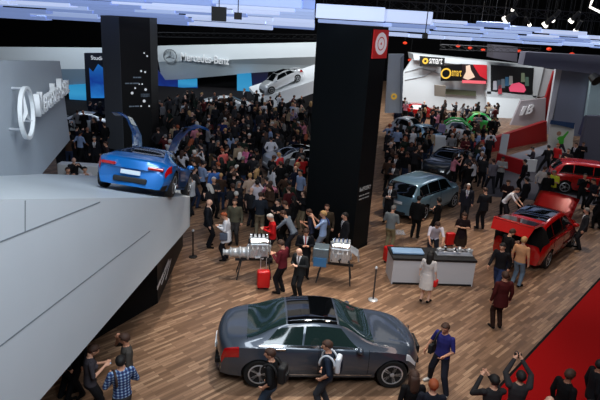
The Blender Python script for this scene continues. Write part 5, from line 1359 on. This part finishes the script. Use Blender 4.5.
# the crowd ---------------------------------------------------------------
CR = random.Random(21)
def inside(p, poly):
    c = False; j = len(poly) - 1
    for i in range(len(poly)):
        xi, yi = poly[i]; xj, yj = poly[j]
        if (yi > p[1]) != (yj > p[1]) and p[0] < (xj - xi) * (p[1] - yi) / (yj - yi) + xi: c = not c
        j = i
    return c
BLOCK = [(-9.6, 33.5, 1.9), (-8.6, 34.5, 1.6)] + CARS
def cars_block(loc, rz, L=2.4, W=1.15):
    BLOCK.append((loc, rz, L, W))
for o_ in [x for x in COL.objects if x.get('category') == 'car']:
    q_ = o_.matrix_basis.to_3x3() @ Vector((1, 0, 0)); cars_block(Vector(o_.location), math.atan2(q_.y, q_.x))
def blocked(x, y):
    for b_ in BLOCK:
        if len(b_) == 3:
            if (x - b_[0]) ** 2 + (y - b_[1]) ** 2 < (1.2 if b_[2] > 2 else b_[2]) ** 2: return True
        else:
            d = Vector((x - b_[0].x, y - b_[0].y)); c, s_ = math.cos(-b_[1]), math.sin(-b_[1])
            u, v = d.x * c - d.y * s_, d.x * s_ + d.y * c
            if abs(u) < b_[2] and abs(v) < b_[3]: return True
    d = Vector((x - wa.x, y - wa.y, 0)); u = d.dot(wd_); v = d.dot(Vector((-wd_.y, wd_.x, 0)))
    if -.5 < u < (wb_ - wa).length + .5 and -.4 < v < .8: return True
    # central pillar
    d = Vector((x - A_.x, y - A_.y, 0)); u = d.dot(d1); v = d.dot(Vector((-d1.y, d1.x, 0)))
    if -.35 < u < (M_ - A_).length + .35 and -.4 < v < 1.4: return True
    return False
REG = [
 ('in the crowd by the dotted pillar', [(62, 130), (104, 118), (160, 118), (160, 150), (150, 152), (100, 158), (70, 172)], 24),
 ('behind the blue sports coupe', [(150, 150), (200, 150), (206, 205), (196, 212), (184, 188), (165, 168)], 20),
 ('before the blue backdrop', [(158, 112), (235, 108), (235, 132), (160, 136)], 30),
 ('below the white display ramp', [(235, 108), (312, 112), (312, 134), (235, 134)], 30),
 ('deep in the left crowd', [(180, 136), (250, 134), (250, 172), (196, 172)], 32),
 ('around the silver saloon', [(250, 134), (311, 134), (308, 205), (252, 190)], 32),
 ('at the front of the left crowd', [(204, 172), (250, 176), (302, 205), (302, 236), (276, 243), (245, 236), (212, 232), (202, 205)], 34),
 ('right of the black pillar', [(386, 138), (440, 144), (425, 165), (410, 188), (385, 205)], 30),
 ('by the tiny cars', [(392, 116), (500, 120), (488, 140), (440, 144), (390, 137)], 34),
 ('around the dark saloon', [(440, 146), (492, 150), (484, 190), (470, 200), (440, 182)], 24),
 ('beside the far red hatchback', [(575, 200), (640, 205), (640, 235), (590, 232)], 7),
]
TOPS = [('black', (16, 16, 18)), ('black', (18, 18, 22)), ('black', (14, 14, 16)), ('charcoal', (40, 40, 44)), ('navy', (22, 26, 44)), ('dark grey', (58, 58, 62)), ('brown', (64, 46, 36)), ('dark green', (34, 46, 38)), ('maroon', (78, 26, 30)),
        ('white', (212, 212, 218)), ('pale blue', (140, 160, 196)), ('grey', (126, 126, 130)), ('beige', (170, 150, 124)), ('pink', (206, 130, 146)), ('red', (176, 34, 36)), ('lilac', (150, 136, 168))]
WGT = [20, 18, 16, 11, 9, 6, 5, 3, 2, 6, 3, 3, 2.5, 1.4, .9, 1.2]
BOT = [('black', (18, 18, 20)), ('dark', (28, 28, 34)), ('jeans', (42, 54, 80)), ('khaki', (120, 106, 84))]
PO = ['stand', 'pocket', 'walk', 'camera', 'phone', 'arms', 'stand', 'phone', 'camera']
PW = {'stand': 'standing', 'pocket': 'hands pocketed', 'walk': 'walking', 'camera': 'raising a camera', 'phone': 'looking down', 'arms': 'arms folded', 'overhead': 'reaching up'}
HN = [('black', 5), ('brown', 5), ('grey', 1.4), ('blond', 1.2), ('white', .6), ('red', .5), (None, .9)]
placed = list(PSET); used_lab = {}
total = 0
for (where, poly, cnt) in REG:
    xs = [p[0] for p in poly]; ys = [p[1] for p in poly]; n = 0; tries = 0
    while n < cnt and tries < 4000:
        tries += 1
        x, y = CR.uniform(min(xs), max(xs)), CR.uniform(min(ys), max(ys))
        if not inside((x, y), poly): continue
        w = pz(x, y)
        if blocked(w.x, w.y): continue
        if any((w.x - a) ** 2 + (w.y - b) ** 2 < .66 ** 2 for a, b in placed): continue
        tn, tc = CR.choices(TOPS, WGT)[0]; bn_, bc_ = CR.choices(BOT, [6, 5, 3, 1])[0]
        hn = CR.choices([h for h, _ in HN], [w_ for _, w_ in HN])[0]
        fem = CR.random() < .28; pose = CR.choice(PO)
        suit = tn in ('black', 'charcoal', 'navy', 'dark grey') and not fem and CR.random() < .5 and pose in ('stand', 'phone', 'pocket')
        outfit = 'suit' if suit else ('long' if CR.random() < .75 or pose == 'arms' else 'tee')
        if suit and pose == 'pocket': pose = 'stand'
        hairw = 'bald' if hn is None else {'blond': 'fair', 'grey': 'grey', 'white': 'white', 'red': 'red', 'black': 'black', 'brown': 'brown'}[hn] + '-haired'
        gar = '%s suit' % tn if suit else '%s %s' % (tn, 'top' if outfit == 'long' else 'T-shirt')
        lab = '%s person in %s %s %s' % (hairw, gar, PW[pose], where)
        if lab in used_lab: continue
        used_lab.setdefault(lab, 0); used_lab[lab] += 1
        person((w.x, w.y, 0), CR.uniform(-PI, PI) if CR.random() < .45 else facing(w, CR.uniform(-60, 60)), pose, outfit, tc, bc_ if not suit else tc, hn, lab, fem=fem,
               hk='long' if fem and hn else 'short', skin=CR.randrange(4), sc=CR.uniform(.92, 1.06), group='visitors ' + where)
        placed.append((w.x, w.y)); n += 1; total += 1
print('PEOPLE', total, len(PSET), 'shared labels', {k: v for k, v in used_lab.items() if v > 1})
